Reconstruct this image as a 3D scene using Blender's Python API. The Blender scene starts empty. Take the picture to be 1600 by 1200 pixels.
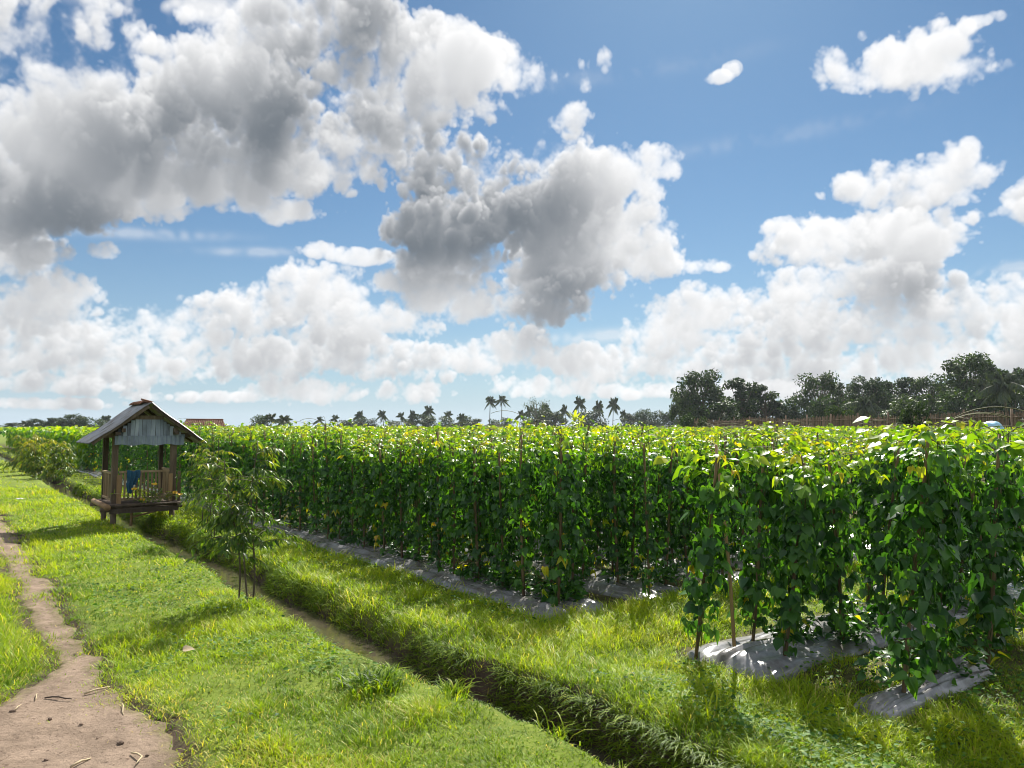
import bpy, math, random
import numpy as np
from mathutils import Vector, Matrix
SC = bpy.context.scene
COL = SC.collection
R = math.radians
rng = np.random.default_rng(7)
random.seed(7)

# ------------------------------------------------------------------ frame of the place
# X right of the view, Y ahead, Z up.  s runs along the path / ditch / crop rows, t across them.
HEAD = R(36.5)
UX, UY = -math.sin(HEAD), math.cos(HEAD)
VX, VY = math.cos(HEAD), math.sin(HEAD)
CAM_F = 1200.0; CAM_P = R(3.24); CAM_H = 1.75
def W2(s, t):
    return s * UX + t * VX, s * UY + t * VY
def ST(x, y):
    return x * UX + y * UY, x * VX + y * VY
def at(px, py, depth):
    """point seen at a place of the photograph at a given depth (used to survey the far things)"""
    x = (px - 800) / CAM_F; y = -(py - 600) / CAM_F
    d = (x, math.cos(CAM_P) - y * math.sin(CAM_P), math.sin(CAM_P) + y * math.cos(CAM_P))
    k = depth / d[1]
    return d[0] * k, depth, CAM_H + d[2] * k

# ------------------------------------------------------------------ smooth noise for terrain and scatter
_LAT = np.random.default_rng(3).random((64, 64))
def vnoise(x, y):
    xi = np.floor(x).astype(int); yi = np.floor(y).astype(int)
    fx = x - xi; fy = y - yi
    fx = fx * fx * (3 - 2 * fx); fy = fy * fy * (3 - 2 * fy)
    a = _LAT[xi % 64, yi % 64]; b = _LAT[(xi + 1) % 64, yi % 64]
    c = _LAT[xi % 64, (yi + 1) % 64]; d = _LAT[(xi + 1) % 64, (yi + 1) % 64]
    return (a * (1 - fx) + b * fx) * (1 - fy) + (c * (1 - fx) + d * fx) * fy
def fbm(x, y, o=3):
    r = 0; a = .5
    for k in range(o):
        r = r + a * vnoise(x * 2 ** k + 7.3 * k, y * 2 ** k + 3.1 * k); a *= .5
    return r / (1 - .5 ** o)
def sstep(a, b, x):
    q = np.clip((x - a) / (b - a), 0, 1)
    return q * q * (3 - 2 * q)

# ------------------------------------------------------------------ terrain
def ditch_c(s):
    return 3.02 + .05 * np.sin(s * .7) + .035 * np.sin(s * 1.9 + 1) + .0 * s
def path_edges(s):
    n = (fbm(s * 2.3, s * 0 + 4.0) - .5) * .16 + (fbm(s * 9, s * 0 + 2.0) - .5) * .10
    m = (fbm(s * 2.1, s * 0 + 9.0) - .5) * .2 + (fbm(s * 8, s * 0 + 6.0) - .5) * .12
    lo = .66 + n - .35 * sstep(6.7, 5.95, s) - 2.6 * sstep(5.98, 5.2, s) 
    hi = 1.07 + m + .08 * sstep(6.2, 4.6, s) + .3 * sstep(4.4, 3.0, s)
    return lo, hi
WATER_Z = -.165
def height(s, t):
    s = np.asarray(s, float); t = np.asarray(t, float)
    near = sstep(120, 40, np.hypot(s, t))
    d = t - ditch_c(s) + (fbm(s * 3, t * 3) - .5) * .12
    d = d * (1 + .55 * sstep(6.2, 4.8, s))
    bumps = ((fbm(s * 1.1, t * 1.1) - .5) * .10 + (fbm(s * 5, t * 5) - .5) * .05)
    z = bumps * near
    z = z + near * .07 * sstep(.22, .40, d) * sstep(1.5, .8, d)                # bund beside the ditch
    z = z + near * .05 * sstep(4.25, 4.55, s) * sstep(5.5, 5.1, s) * sstep(3.4, 3.8, t)   # bund between the two plots
    dd = sstep(-.46, -.15, d) * sstep(.30, .11, d)
    fade = sstep(90, 60, s) * sstep(-6, -2, s)
    z = z * (1 - dd * fade) - .225 * dd * fade
    lo, hi = path_edges(s)
    p = sstep(-.06, .10, t - lo) * sstep(-.06, .10, hi - t) * sstep(70, 40, s)
    return z * (1 - .6 * p) - .028 * p

# ------------------------------------------------------------------ mesh plumbing
def np_mesh(name, V, faces, tint=None, smooth=True, mats=None):
    """faces: list of integer arrays (m, k)"""
    me = bpy.data.meshes.new(name)
    V = np.asarray(V, np.float32)
    me.vertices.add(len(V)); me.vertices.foreach_set('co', V.ravel())
    faces = [np.asarray(f, np.int32) for f in faces if len(f)]
    loops = np.concatenate([f.ravel() for f in faces])
    sizes = np.concatenate([np.full(len(f), f.shape[1], np.int32) for f in faces])
    starts = np.concatenate([[0], np.cumsum(sizes)[:-1]]).astype(np.int32)
    me.loops.add(len(loops)); me.loops.foreach_set('vertex_index', loops)
    me.polygons.add(len(sizes)); me.polygons.foreach_set('loop_start', starts)
    me.polygons.foreach_set('use_smooth', np.full(len(sizes), smooth))
    if tint is not None:
        a = me.attributes.new('tint', 'FLOAT', 'POINT'); a.data.foreach_set('value', np.asarray(tint, np.float32))
    me.update(calc_edges=True); me.validate()
    return me
class Geo:
    """collects pieces into one mesh"""
    def __init__(self): self.V = []; self.F = {}; self.T = []; self.n = 0
    def add(self, V, faces, tint=.5):
        V = np.asarray(V, float).reshape(-1, 3)
        for f in faces:
            f = np.asarray(f, int)
            if len(f): self.F.setdefault(f.shape[1], []).append(f + self.n)
        self.V.append(V); self.T.append(np.broadcast_to(np.asarray(tint, float), (len(V),)))
        self.n += len(V); return self
    def box(self, c, size, rot=None, tint=.5, taper=1.0):
        x, y, z = [q / 2 for q in size]
        P = np.array([(-x, -y, -z), (x, -y, -z), (x, y, -z), (-x, y, -z), (-x * taper, -y * taper, z), (x * taper, -y * taper, z), (x * taper, y * taper, z), (-x * taper, y * taper, z)])
        if rot is not None: P = P @ np.array(rot.to_3x3()).T
        return self.add(P + np.array(c), [[(0, 3, 2, 1), (4, 5, 6, 7), (0, 1, 5, 4), (1, 2, 6, 5), (2, 3, 7, 6), (3, 0, 4, 7)]], tint)
    def tube(self, pts, rad, n=8, tint=.5, cap=True):
        P = np.asarray(pts, float); m = len(P)
        rad = np.broadcast_to(np.asarray(rad, float), (m,))
        tg = np.gradient(P, axis=0); tg /= np.linalg.norm(tg, axis=1)[:, None] + 1e-9
        ref = np.array((0, 0, 1.)) if abs(tg[0][2]) < .9 else np.array((1., 0, 0))
        V = []
        for i in range(m):
            a = np.cross(tg[i], ref); a /= np.linalg.norm(a) + 1e-9; b = np.cross(tg[i], a); 
            ang = np.arange(n) * 2 * math.pi / n
            V.append(P[i] + rad[i] * (np.cos(ang)[:, None] * a + np.sin(ang)[:, None] * b))
        V = np.concatenate(V)
        i = np.arange(n); j = (i + 1) % n
        Q = np.concatenate([np.stack([k * n + i, k * n + j, (k + 1) * n + j, (k + 1) * n + i], 1) for k in range(m - 1)])
        fs = [Q]
        if cap:
            fs.append(np.arange(n)[None, ::-1]); fs.append(((m - 1) * n + np.arange(n))[None, :])
        return self.add(V, fs, tint)
    def leaves(self, tpl, O, D, N, S, tint):
        """one copy of the leaf template per row: origin, direction along the blade, face normal, size"""
        tv, tf = tpl
        O = np.asarray(O, float); D = np.asarray(D, float); N = np.asarray(N, float)
        D = D / (np.linalg.norm(D, axis=1)[:, None] + 1e-9)
        X = np.cross(D, N); X /= np.linalg.norm(X, axis=1)[:, None] + 1e-9
        N = np.cross(X, D)
        S = np.broadcast_to(np.asarray(S, float), (len(O),))
        V = O[:, None, :] + S[:, None, None] * (tv[None, :, 0:1] * X[:, None] + tv[None, :, 1:2] * D[:, None] + tv[None, :, 2:3] * N[:, None])
        k = len(tv); off = (np.arange(len(O)) * k)
        fs = [(off[:, None, None] + f[None]).reshape(-1, f.shape[1]) for f in tf]
        return self.add(V.reshape(-1, 3), fs, np.repeat(np.broadcast_to(np.asarray(tint, float), (len(O),)), k))
    def mesh(self, name, mat, smooth=False):
        me = np_mesh(name, np.concatenate(self.V), [np.concatenate(f) for f in self.F.values()], np.concatenate(self.T), smooth)
        me.materials.append(mat); return me
    def build(self, name, mat, parent=None, smooth=False, loc=None):
        o = bpy.data.objects.new(name, self.mesh(name, mat, smooth)); COL.objects.link(o)
        if parent is not None: o.parent = parent
        if loc is not None: o.location = loc
        return o
def tag(o, label=None, cat=None, group=None, kind=None):
    for k, v in (('label', label), ('category', cat), ('group', group), ('kind', kind)):
        if v: o[k] = v
    return o
def empty(name, loc, rz=0.0):
    o = bpy.data.objects.new(name, None); COL.objects.link(o); o.location = loc; o.rotation_euler = (0, 0, rz); o.empty_display_size = .1
    return o
def copy_tree(o, parent=None):
    c = o.copy(); COL.objects.link(c)
    if parent is not None: c.parent = parent
    for ch in list(o.children): copy_tree(ch, c)
    return c

def blade_tpl(stations, widths, bend, fold, cols=True):
    """a leaf: midrib with a half blade each side"""
    n = len(stations); V = []; Q = []; T = []
    for y, w in zip(stations, widths): V.append((0, y, -bend * y * y))
    li, ri = {}, {}
    for i, (y, w) in enumerate(zip(stations, widths)):
        if w > 0:
            li[i] = len(V); V.append((-w, y - .08 * w, -bend * y * y + fold * w))
            ri[i] = len(V); V.append((w, y - .08 * w, -bend * y * y + fold * w))
    for i in range(n - 1):
        a, b = widths[i] > 0, widths[i + 1] > 0
        if a and b: Q += [(i, i + 1, li[i + 1], li[i]), (i + 1, i, ri[i], ri[i + 1])]
        elif b: T += [(i, i + 1, li[i + 1]), (i + 1, i, ri[i + 1])]
        elif a: T += [(i, i + 1, li[i]), (i + 1, i, ri[i])]
    return np.array(V, float), [np.array(f, int) for f in (Q, T) if f]
BEAN = blade_tpl([0, .06, .28, .55, .8, 1], [0, .27, .40, .31, .14, 0], .38, .30)
BEAN2 = blade_tpl([0, .05, .25, .55, .8, 1], [0, .22, .33, .27, .13, 0], .75, .55)
BEAN3 = blade_tpl([0, .08, .32, .6, .82, 1], [0, .30, .44, .34, .17, 0], .12, .15)
OVAL = blade_tpl([0, .35, .7, 1], [0, .30, .26, 0], .3, .25)
LANCE = blade_tpl([0, .25, .6, 1], [0, .11, .10, 0], .35, .25)
SIMPLE = blade_tpl([0, .42, 1], [0, .38, 0], .3, .3)
GRASS = (np.array([(-.5, 0, 0), (.5, 0, 0), (-.42, .4, -.05), (.42, .4, -.05), (-.28, .75, -.2), (.28, .75, -.2), (0, 1, -.42)], float),
         [np.array([(0, 1, 3, 2), (2, 3, 5, 4)]), np.array([(4, 5, 6)])])

# ------------------------------------------------------------------ materials
def new_mat(name):
    m = bpy.data.materials.new(name); m.use_nodes = True
    nt = m.node_tree; nt.nodes.clear()
    return m, nt, nt.nodes, nt.links
def ramp(nt, stops, src):
    r = nt.nodes.new('ShaderNodeValToRGB'); e = r.color_ramp.elements
    while len(e) > 1: e.remove(e[-1])
    e[0].position, e[0].color = stops[0][0], (*stops[0][1], 1)
    for p, c in stops[1:]:
        q = e.new(p); q.color = (*c, 1)
    nt.links.new(src, r.inputs[0]); return r.outputs[0]
def noise(nt, scale, detail=4, rough=.6, vec=None, dist=0):
    n = nt.nodes.new('ShaderNodeTexNoise'); n.inputs['Scale'].default_value = scale; n.inputs['Detail'].default_value = detail
    n.inputs['Roughness'].default_value = rough; n.inputs['Distortion'].default_value = dist
    if vec is None:
        tc = nt.nodes.new('ShaderNodeTexCoord'); vec = tc.outputs['Object']
    nt.links.new(vec, n.inputs['Vector']); return n.outputs['Fac']
def mathn(nt, op, a, b=None):
    n = nt.nodes.new('ShaderNodeMath'); n.operation = op
    for i, v in enumerate((a, b)):
        if v is None: continue
        if isinstance(v, (int, float)): n.inputs[i].default_value = v
        else: nt.links.new(v, n.inputs[i])
    return n.outputs[0]
def mixc(nt, fac, a, b, mode='MIX'):
    n = nt.nodes.new('ShaderNodeMix'); n.data_type = 'RGBA'; n.blend_type = mode
    for i, v in ((0, fac), (6, a), (7, b)):
        if isinstance(v, (int, float)): n.inputs[i].default_value = v
        elif isinstance(v, tuple): n.inputs[i].default_value = (*v, 1)
        else: nt.links.new(v, n.inputs[i])
    return n.outputs[2]
def finish(nt, shader):
    o = nt.nodes.new('ShaderNodeOutputMaterial'); nt.links.new(shader, o.inputs['Surface'])
def leaf_mat(name, stops, trans=.42, tcol=(1.9, 1.75, .55), rough=.42, spec=.4, var=.12):
    m, nt, N, L = new_mat(name)
    at_ = N.new('ShaderNodeAttribute'); at_.attribute_name = 'tint'
    f = at_.outputs['Fac']
    oi = N.new('ShaderNodeObjectInfo')
    f = mathn(nt, 'ADD', f, mathn(nt, 'MULTIPLY', mathn(nt, 'SUBTRACT', oi.outputs['Random'], .5), var))
    f = mathn(nt, 'ADD', f, mathn(nt, 'MULTIPLY', mathn(nt, 'SUBTRACT', noise(nt, 40, 2), .5), .10))
    c = ramp(nt, stops, f)
    p = N.new('ShaderNodeBsdfPrincipled'); L.new(c, p.inputs['Base Color']); p.inputs['Roughness'].default_value = rough
    p.inputs['Specular IOR Level'].default_value = spec
    tr = N.new('ShaderNodeBsdfTranslucent'); L.new(mixc(nt, 1.0, c, tcol, 'MULTIPLY'), tr.inputs['Color'])
    mx = N.new('ShaderNodeMixShader'); mx.inputs[0].default_value = trans
    L.new(p.outputs[0], mx.inputs[1]); L.new(tr.outputs[0], mx.inputs[2]); finish(nt, mx.outputs[0]); return m
def solid_mat(name, stops, scale=8, rough=.8, bump=.3, bscale=40, stretch=None, spec=.3, metal=0, detail=5):
    m, nt, N, L = new_mat(name)
    tc = N.new('ShaderNodeTexCoord'); vec = tc.outputs['Object']
    if stretch:
        mp = N.new('ShaderNodeMapping'); mp.inputs['Scale'].default_value = stretch; L.new(vec, mp.inputs['Vector']); vec = mp.outputs[0]
    at_ = N.new('ShaderNodeAttribute'); at_.attribute_name = 'tint'
    f = mathn(nt, 'ADD', noise(nt, scale, detail, .65, vec), mathn(nt, 'MULTIPLY', mathn(nt, 'SUBTRACT', at_.outputs['Fac'], .5), .5))
    p = N.new('ShaderNodeBsdfPrincipled'); L.new(ramp(nt, stops, f), p.inputs['Base Color'])
    p.inputs['Roughness'].default_value = rough; p.inputs['Specular IOR Level'].default_value = spec; p.inputs['Metallic'].default_value = metal
    if bump:
        b = N.new('ShaderNodeBump'); b.inputs['Strength'].default_value = bump; b.inputs['Distance'].default_value = .02
        L.new(noise(nt, bscale, 5, .6, vec), b.inputs['Height']); L.new(b.outputs[0], p.inputs['Normal'])
    finish(nt, p.outputs[0]); return m
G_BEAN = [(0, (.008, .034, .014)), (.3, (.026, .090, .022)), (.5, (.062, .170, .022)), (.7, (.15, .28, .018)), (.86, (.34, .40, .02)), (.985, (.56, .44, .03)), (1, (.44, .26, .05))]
M_BEAN = leaf_mat('bean_leaf', G_BEAN, .40, (1.9, 1.85, .42), .40, .42)
M_GRASS = leaf_mat('grass_blade', [(0, (.045, .10, .008)), (.26, (.13, .235, .010)), (.56, (.30, .41, .012)), (.85, (.44, .46, .03)), (1, (.55, .46, .18))], .5, (1.5, 1.45, .35), .5, .25)
M_WEED = leaf_mat('weed_leaf', [(0, (.03, .09, .02)), (.6, (.10, .22, .03)), (1, (.22, .32, .06))], .4, (1.6, 1.5, .5), .6, .2)
M_SAP = leaf_mat('sapling_leaf', [(0, (.022, .060, .012)), (.5, (.075, .15, .018)), (.8, (.17, .25, .03)), (1, (.36, .34, .05))], .40, (1.7, 1.6, .5), .42, .4)
M_TREE = leaf_mat('tree_leaf', [(0, (.010, .026, .012)), (.5, (.026, .055, .016)), (1, (.075, .12, .025))], .30, (1.4, 1.35, .6), .5, .3, .25)
M_PALM = leaf_mat('palm_frond', [(0, (.018, .036, .014)), (.5, (.04, .07, .02)), (1, (.13, .14, .04))], .30, (1.4, 1.3, .6), .45, .4, .2)
M_BARK = solid_mat('bark', [(.2, (.05, .04, .03)), (.8, (.16, .125, .09))], 6, .9, .5, 30, (1, 1, .3))
M_STEM = solid_mat('green_stem', [(.2, (.05, .06, .02)), (.8, (.13, .13, .05))], 20, .7, .2)
M_STAKE = solid_mat('bamboo_stake', [(.2, (.07, .045, .026)), (.55, (.16, .105, .06)), (.85, (.30, .21, .12))], 9, .75, .3, 60, (1, 1, .25))
M_PALE = solid_mat('pale_bamboo', [(.2, (.20, .12, .06)), (.8, (.42, .28, .15))], 9, .65, .3, 60, (1, 1, .25))
M_WOOD = solid_mat('weathered_wood', [(.15, (.045, .032, .024)), (.5, (.12, .088, .062)), (.85, (.24, .185, .135))], 7, .85, .5, 50, (2, 2, .3))
M_RAIL = solid_mat('bamboo_slat', [(.15, (.11, .075, .045)), (.5, (.24, .17, .10)), (.85, (.40, .29, .18))], 7, .7, .4, 50, (2, 2, .3))
M_DARK = solid_mat('dark_wood', [(.2, (.03, .022, .018)), (.8, (.10, .075, .055))], 7, .85, .4, 50, (2, 2, .3))
M_TIN = solid_mat('weathered_tin', [(.22, (.12, .07, .045)), (.36, (.17, .15, .14)), (.5, (.24, .255, .28)), (.8, (.38, .40, .44))], 5, .5, .15, 25, None, .4, .35)
M_TINP = solid_mat('grey_panel', [(.15, (.08, .09, .11)), (.5, (.20, .24, .30)), (.85, (.34, .39, .46))], 6, .7, .2, 25, (1, 1, .4))
M_TILE = solid_mat('clay_tile', [(.2, (.10, .045, .03)), (.8, (.26, .12, .075))], 10, .85, .4)
M_PLAS = None
M_STRAW = solid_mat('dry_straw', [(.2, (.30, .23, .13)), (.8, (.55, .45, .29))], 20, .8, .2)
M_STONE = solid_mat('earth_clod', [(.2, (.10, .07, .052)), (.8, (.24, .17, .125))], 20, .9, .5)
M_BLUE = solid_mat('blue_cloth', [(.2, (.012, .05, .11)), (.8, (.03, .11, .19))], 10, .85, .3, 90)
M_TARP = solid_mat('tarpaulin', [(.2, (.16, .42, .60)), (.8, (.42, .66, .80))], 3, .45, .3, 8)
M_PETAL = solid_mat('yellow_petal', [(.2, (.60, .34, .02)), (.8, (.75, .48, .05))], 20, .6, 0)
M_WHITE = solid_mat('white_paper', [(.2, (.6, .6, .58)), (.8, (.8, .8, .78))], 10, .7, .1)
def plastic_mat():
    m, nt, N, L = new_mat('silver_mulch_film')
    tc = N.new('ShaderNodeTexCoord')
    mp = N.new('ShaderNodeMapping'); mp.inputs['Scale'].default_value = (.22, 1, 1); L.new(tc.outputs['Object'], mp.inputs['Vector'])
    dirt = noise(nt, 3.5, 6, .7)
    wr = noise(nt, 11, 2, .5, mp.outputs[0], .8)
    c = ramp(nt, [(.28, (.075, .058, .045)), (.46, (.15, .145, .145)), (.58, (.22, .22, .235)), (.8, (.34, .34, .365))], dirt)
    p = N.new('ShaderNodeBsdfPrincipled'); L.new(c, p.inputs['Base Color']); p.inputs['Roughness'].default_value = .24
    p.inputs['Specular IOR Level'].default_value = .7
    b = N.new('ShaderNodeBump'); b.inputs['Strength'].default_value = .6; b.inputs['Distance'].default_value = .02
    L.new(wr, b.inputs['Height']); L.new(b.outputs[0], p.inputs['Normal']); finish(nt, p.outputs[0]); return m
M_PLAS = plastic_mat()
def ground_mat():
    m, nt, N, L = new_mat('turf_and_soil')
    a = N.new('ShaderNodeAttribute'); a.attribute_name = 'tint'
    turf = ramp(nt, [(.25, (.06, .075, .018)), (.5, (.13, .18, .022)), (.75, (.22, .26, .04))], noise(nt, 2.2, 8, .7))
    soil = ramp(nt, [(.25, (.030, .021, .015)), (.75, (.095, .066, .046))], noise(nt, 9, 7, .65))
    p = N.new('ShaderNodeBsdfPrincipled'); L.new(mixc(nt, a.outputs['Fac'], turf, soil), p.inputs['Base Color']); p.inputs['Roughness'].default_value = .95
    p.inputs['Specular IOR Level'].default_value = .15
    b = N.new('ShaderNodeBump'); b.inputs['Strength'].default_value = .6; b.inputs['Distance'].default_value = .03
    L.new(noise(nt, 25, 6, .7), b.inputs['Height']); L.new(b.outputs[0], p.inputs['Normal']); finish(nt, p.outputs[0]); return m
def path_mat():
    m, nt, N, L = new_mat('trodden_earth')
    c = ramp(nt, [(.2, (.085, .062, .045)), (.42, (.20, .148, .108)), (.66, (.32, .240, .178)), (.9, (.42, .33, .25))], noise(nt, 2.6, 9, .72, None, .3))
    c = mixc(nt, ramp(nt, [(.58, (0, 0, 0)), (.66, (1, 1, 1))], noise(nt, 30, 4, .7)), c, (.13, .09, .066))
    a = N.new('ShaderNodeAttribute'); a.attribute_name = 'tint'                # worn centre, turf creeping in from the edges
    e = mathn(nt, 'ADD', a.outputs['Fac'], mathn(nt, 'MULTIPLY', mathn(nt, 'SUBTRACT', noise(nt, 11, 6, .7), .5), .34))
    c = mixc(nt, ramp(nt, [(.0, (1, 1, 1)), (.17, (0, 0, 0))], e), c, ramp(nt, [(.35, (.075, .065, .03)), (.65, (.16, .15, .05))], noise(nt, 40, 4)))
    p = N.new('ShaderNodeBsdfPrincipled'); L.new(c, p.inputs['Base Color']); p.inputs['Roughness'].default_value = .95; p.inputs['Specular IOR Level'].default_value = .15
    b = N.new('ShaderNodeBump'); b.inputs['Strength'].default_value = .9; b.inputs['Distance'].default_value = .03
    L.new(noise(nt, 18, 8, .72), b.inputs['Height']); L.new(b.outputs[0], p.inputs['Normal']); finish(nt, p.outputs[0]); return m
def water_mat():
    m, nt, N, L = new_mat('muddy_water')
    p = N.new('ShaderNodeBsdfPrincipled'); L.new(ramp(nt, [(.3, (.035, .028, .022)), (.7, (.075, .060, .048))], noise(nt, 3, 5)), p.inputs['Base Color'])
    p.inputs['Roughness'].default_value = .06; p.inputs['Specular IOR Level'].default_value = .6
    b = N.new('ShaderNodeBump'); b.inputs['Strength'].default_value = .12; b.inputs['Distance'].default_value = .02
    L.new(noise(nt, 14, 4, .6), b.inputs['Height']); L.new(b.outputs[0], p.inputs['Normal']); finish(nt, p.outputs[0]); return m

# ================================================================== CLOUDS
# a field of cumulus held as a volume of densities over azimuth, elevation and depth, lit by sweeping the sunlight through it
def pix_dir(px,py):
    x=(px-800)/CAM_F; y=-(py-600)/CAM_F
    d=np.array((x,math.cos(CAM_P)-y*math.sin(CAM_P),math.sin(CAM_P)+y*math.cos(CAM_P)))
    return d/np.linalg.norm(d)
AZ0,AZ1,EL0,EL1=-54.0,54.0,-1.0,47.0
PPD=15
def band(rng,h,w,z,cell,cz):
    """isotropic band-limited gaussian noise that tiles, features about `cell` samples across"""
    g=rng.standard_normal((h,w,z)).astype(np.float32)
    G=np.fft.rfftn(g)
    fy=np.fft.fftfreq(h)[:,None,None]*cell; fx=np.fft.fftfreq(w)[None,:,None]*cell; fz=np.fft.rfftfreq(z)[None,None,:]*cz
    k2=fx*fx+fy*fy+fz*fz
    G*=np.exp(-((np.sqrt(k2)-.55)/.22)**2)
    g=np.fft.irfftn(G,s=(h,w,z)).astype(np.float32)
    return g/g.std()
def tiled(rng,shape,cell,cz):
    h,w,z=shape
    t=int(min(512,max(96,cell*9)))
    g=band(rng,t,t,z,cell,cz)
    return np.tile(g,(h//t+1,w//t+1,1))[:h,:w]
# puffs: centre x, y and radii in photograph pixels, depth offset
PUFFS=[
(110,150,120,110,.1),(20,200,90,90,.1),(170,120,80,60,.1),(330,110,90,50,.1),(230,90,80,40,.1),(560,115,90,45,.1),
(340,275,120,50,.1),(430,255,110,55,.1),(520,245,90,50,.1),(590,210,70,45,.1),(660,170,70,40,.1),(240,295,80,45,.1),(740,170,60,25,.1),
(1440,95,70,45,.1),(1480,105,60,40,.1),(1400,105,60,40,.1),(1540,108,40,26,.1),(1330,115,60,24,.1),
(60,140,190,170,0),(-20,60,150,110,0),(150,225,160,85,0),(50,300,140,60,-.2),(-60,300,120,90,0),(190,50,50,40,0),(120,60,120,80,0),
(400,75,120,75,.2),(520,50,110,70,-.3),(340,130,130,65,.2),(600,100,100,50,.2),(600,505,90,26,.1),(720,470,90,34,.1),(640,440,60,30,.1),(480,0,130,50,0),
(380,195,240,85,-.3),(560,175,170,65,-.3),(260,225,130,75,-.2),
(700,115,110,58,.1),(780,105,75,42,.1),(840,130,75,32,.1),(905,120,30,30,.1),(650,150,120,40,0),(640,70,60,40,.1),
(300,275,150,42,.2),(450,262,120,42,.2),(560,230,80,42,.2),(430,328,70,20,.2),(210,300,70,25,.2),
(740,265,135,75,-.2),(850,230,85,62,0),(885,180,32,30,.1),(955,275,95,42,.1),(1030,258,38,28,.1),(705,350,110,45,-.3),(800,330,120,60,-.2),
(880,350,115,52,0),(970,370,75,52,.1),(1010,408,50,30,.1),(900,425,110,52,-.1),(840,475,80,42,-.05),
(690,415,70,32,.2),(750,405,40,30,.3),(700,470,90,38,.1),(880,440,45,30,-.4),
(490,455,75,42,.1),(420,485,90,45,0),(545,470,40,42,.1),(360,500,80,40,0),(250,510,85,38,.1),(150,525,100,45,0),(60,475,80,60,0),(20,400,65,55,0),(70,390,42,22,.1),(120,462,45,18,.1),
(380,560,130,40,0),(200,575,160,35,0),(60,550,120,50,0),(500,545,110,40,0),(620,565,110,36,0),(560,505,85,40,0),(300,545,110,40,.1),(100,600,120,18,0),
(480,612,100,20,.1),(640,612,60,18,.1),(810,548,62,35,.2),(740,560,60,28,.1),(850,605,90,18,.1),(330,620,150,10,0),(60,630,120,10,0),
(1090,490,90,38,.1),(1180,500,120,42,0),(1040,525,85,38,.1),(1290,520,120,45,0),(1400,500,110,48,.1),(1500,490,90,45,0),(1585,480,60,55,.1),
(1000,565,110,38,0),(1150,570,140,40,0),(1300,580,150,38,0),(1450,560,140,40,.1),(1580,560,100,40,0),(930,572,62,34,.1),(1200,610,160,18,.1),(1420,620,160,18,.1),(1000,610,120,14,.1),(1560,615,120,20,.1),
(1350,378,140,42,0),(1285,372,62,36,.1),(1400,362,80,34,.1),(1450,385,55,20,.1),(1300,440,120,28,.1),(1400,440,80,34,-.1),(1240,455,60,18,.1),
(1400,288,85,34,0),(1480,270,55,42,.1),(1350,300,38,30,.1),(1445,308,75,24,0),(1510,250,30,20,.1),
(1430,102,110,42,.1),(1298,102,36,32,.1),(1370,122,115,20,.1),(1520,112,60,26,.1),(1575,100,22,16,.1),(1345,55,12,9,.1),
(1118,122,20,9,.1),(1145,108,14,10,.1),(1220,350,26,13,.1),(1100,415,44,12,.1),(1540,32,34,11,.1),(1600,325,42,18,.1),(165,392,26,13,.1),(505,390,38,13,.1),(945,100,14,26,.1),(560,400,60,14,.1),
(1640,440,60,14,.1),(1750,300,150,60,0),(1800,520,260,80,0),(-250,450,200,120,0),(-300,150,250,200,0),(2000,150,200,90,0),
]
WISPS=[(230,365,90,7,.35),(390,393,60,6,.3),(1480,445,160,9,.4),(1560,420,140,7,.3),(930,525,160,9,.45),(330,8,120,14,.7),(300,15,200,12,.6),(1000,560,160,20,.3),(1200,215,150,10,.10),(1000,110,150,10,.08)]
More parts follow.
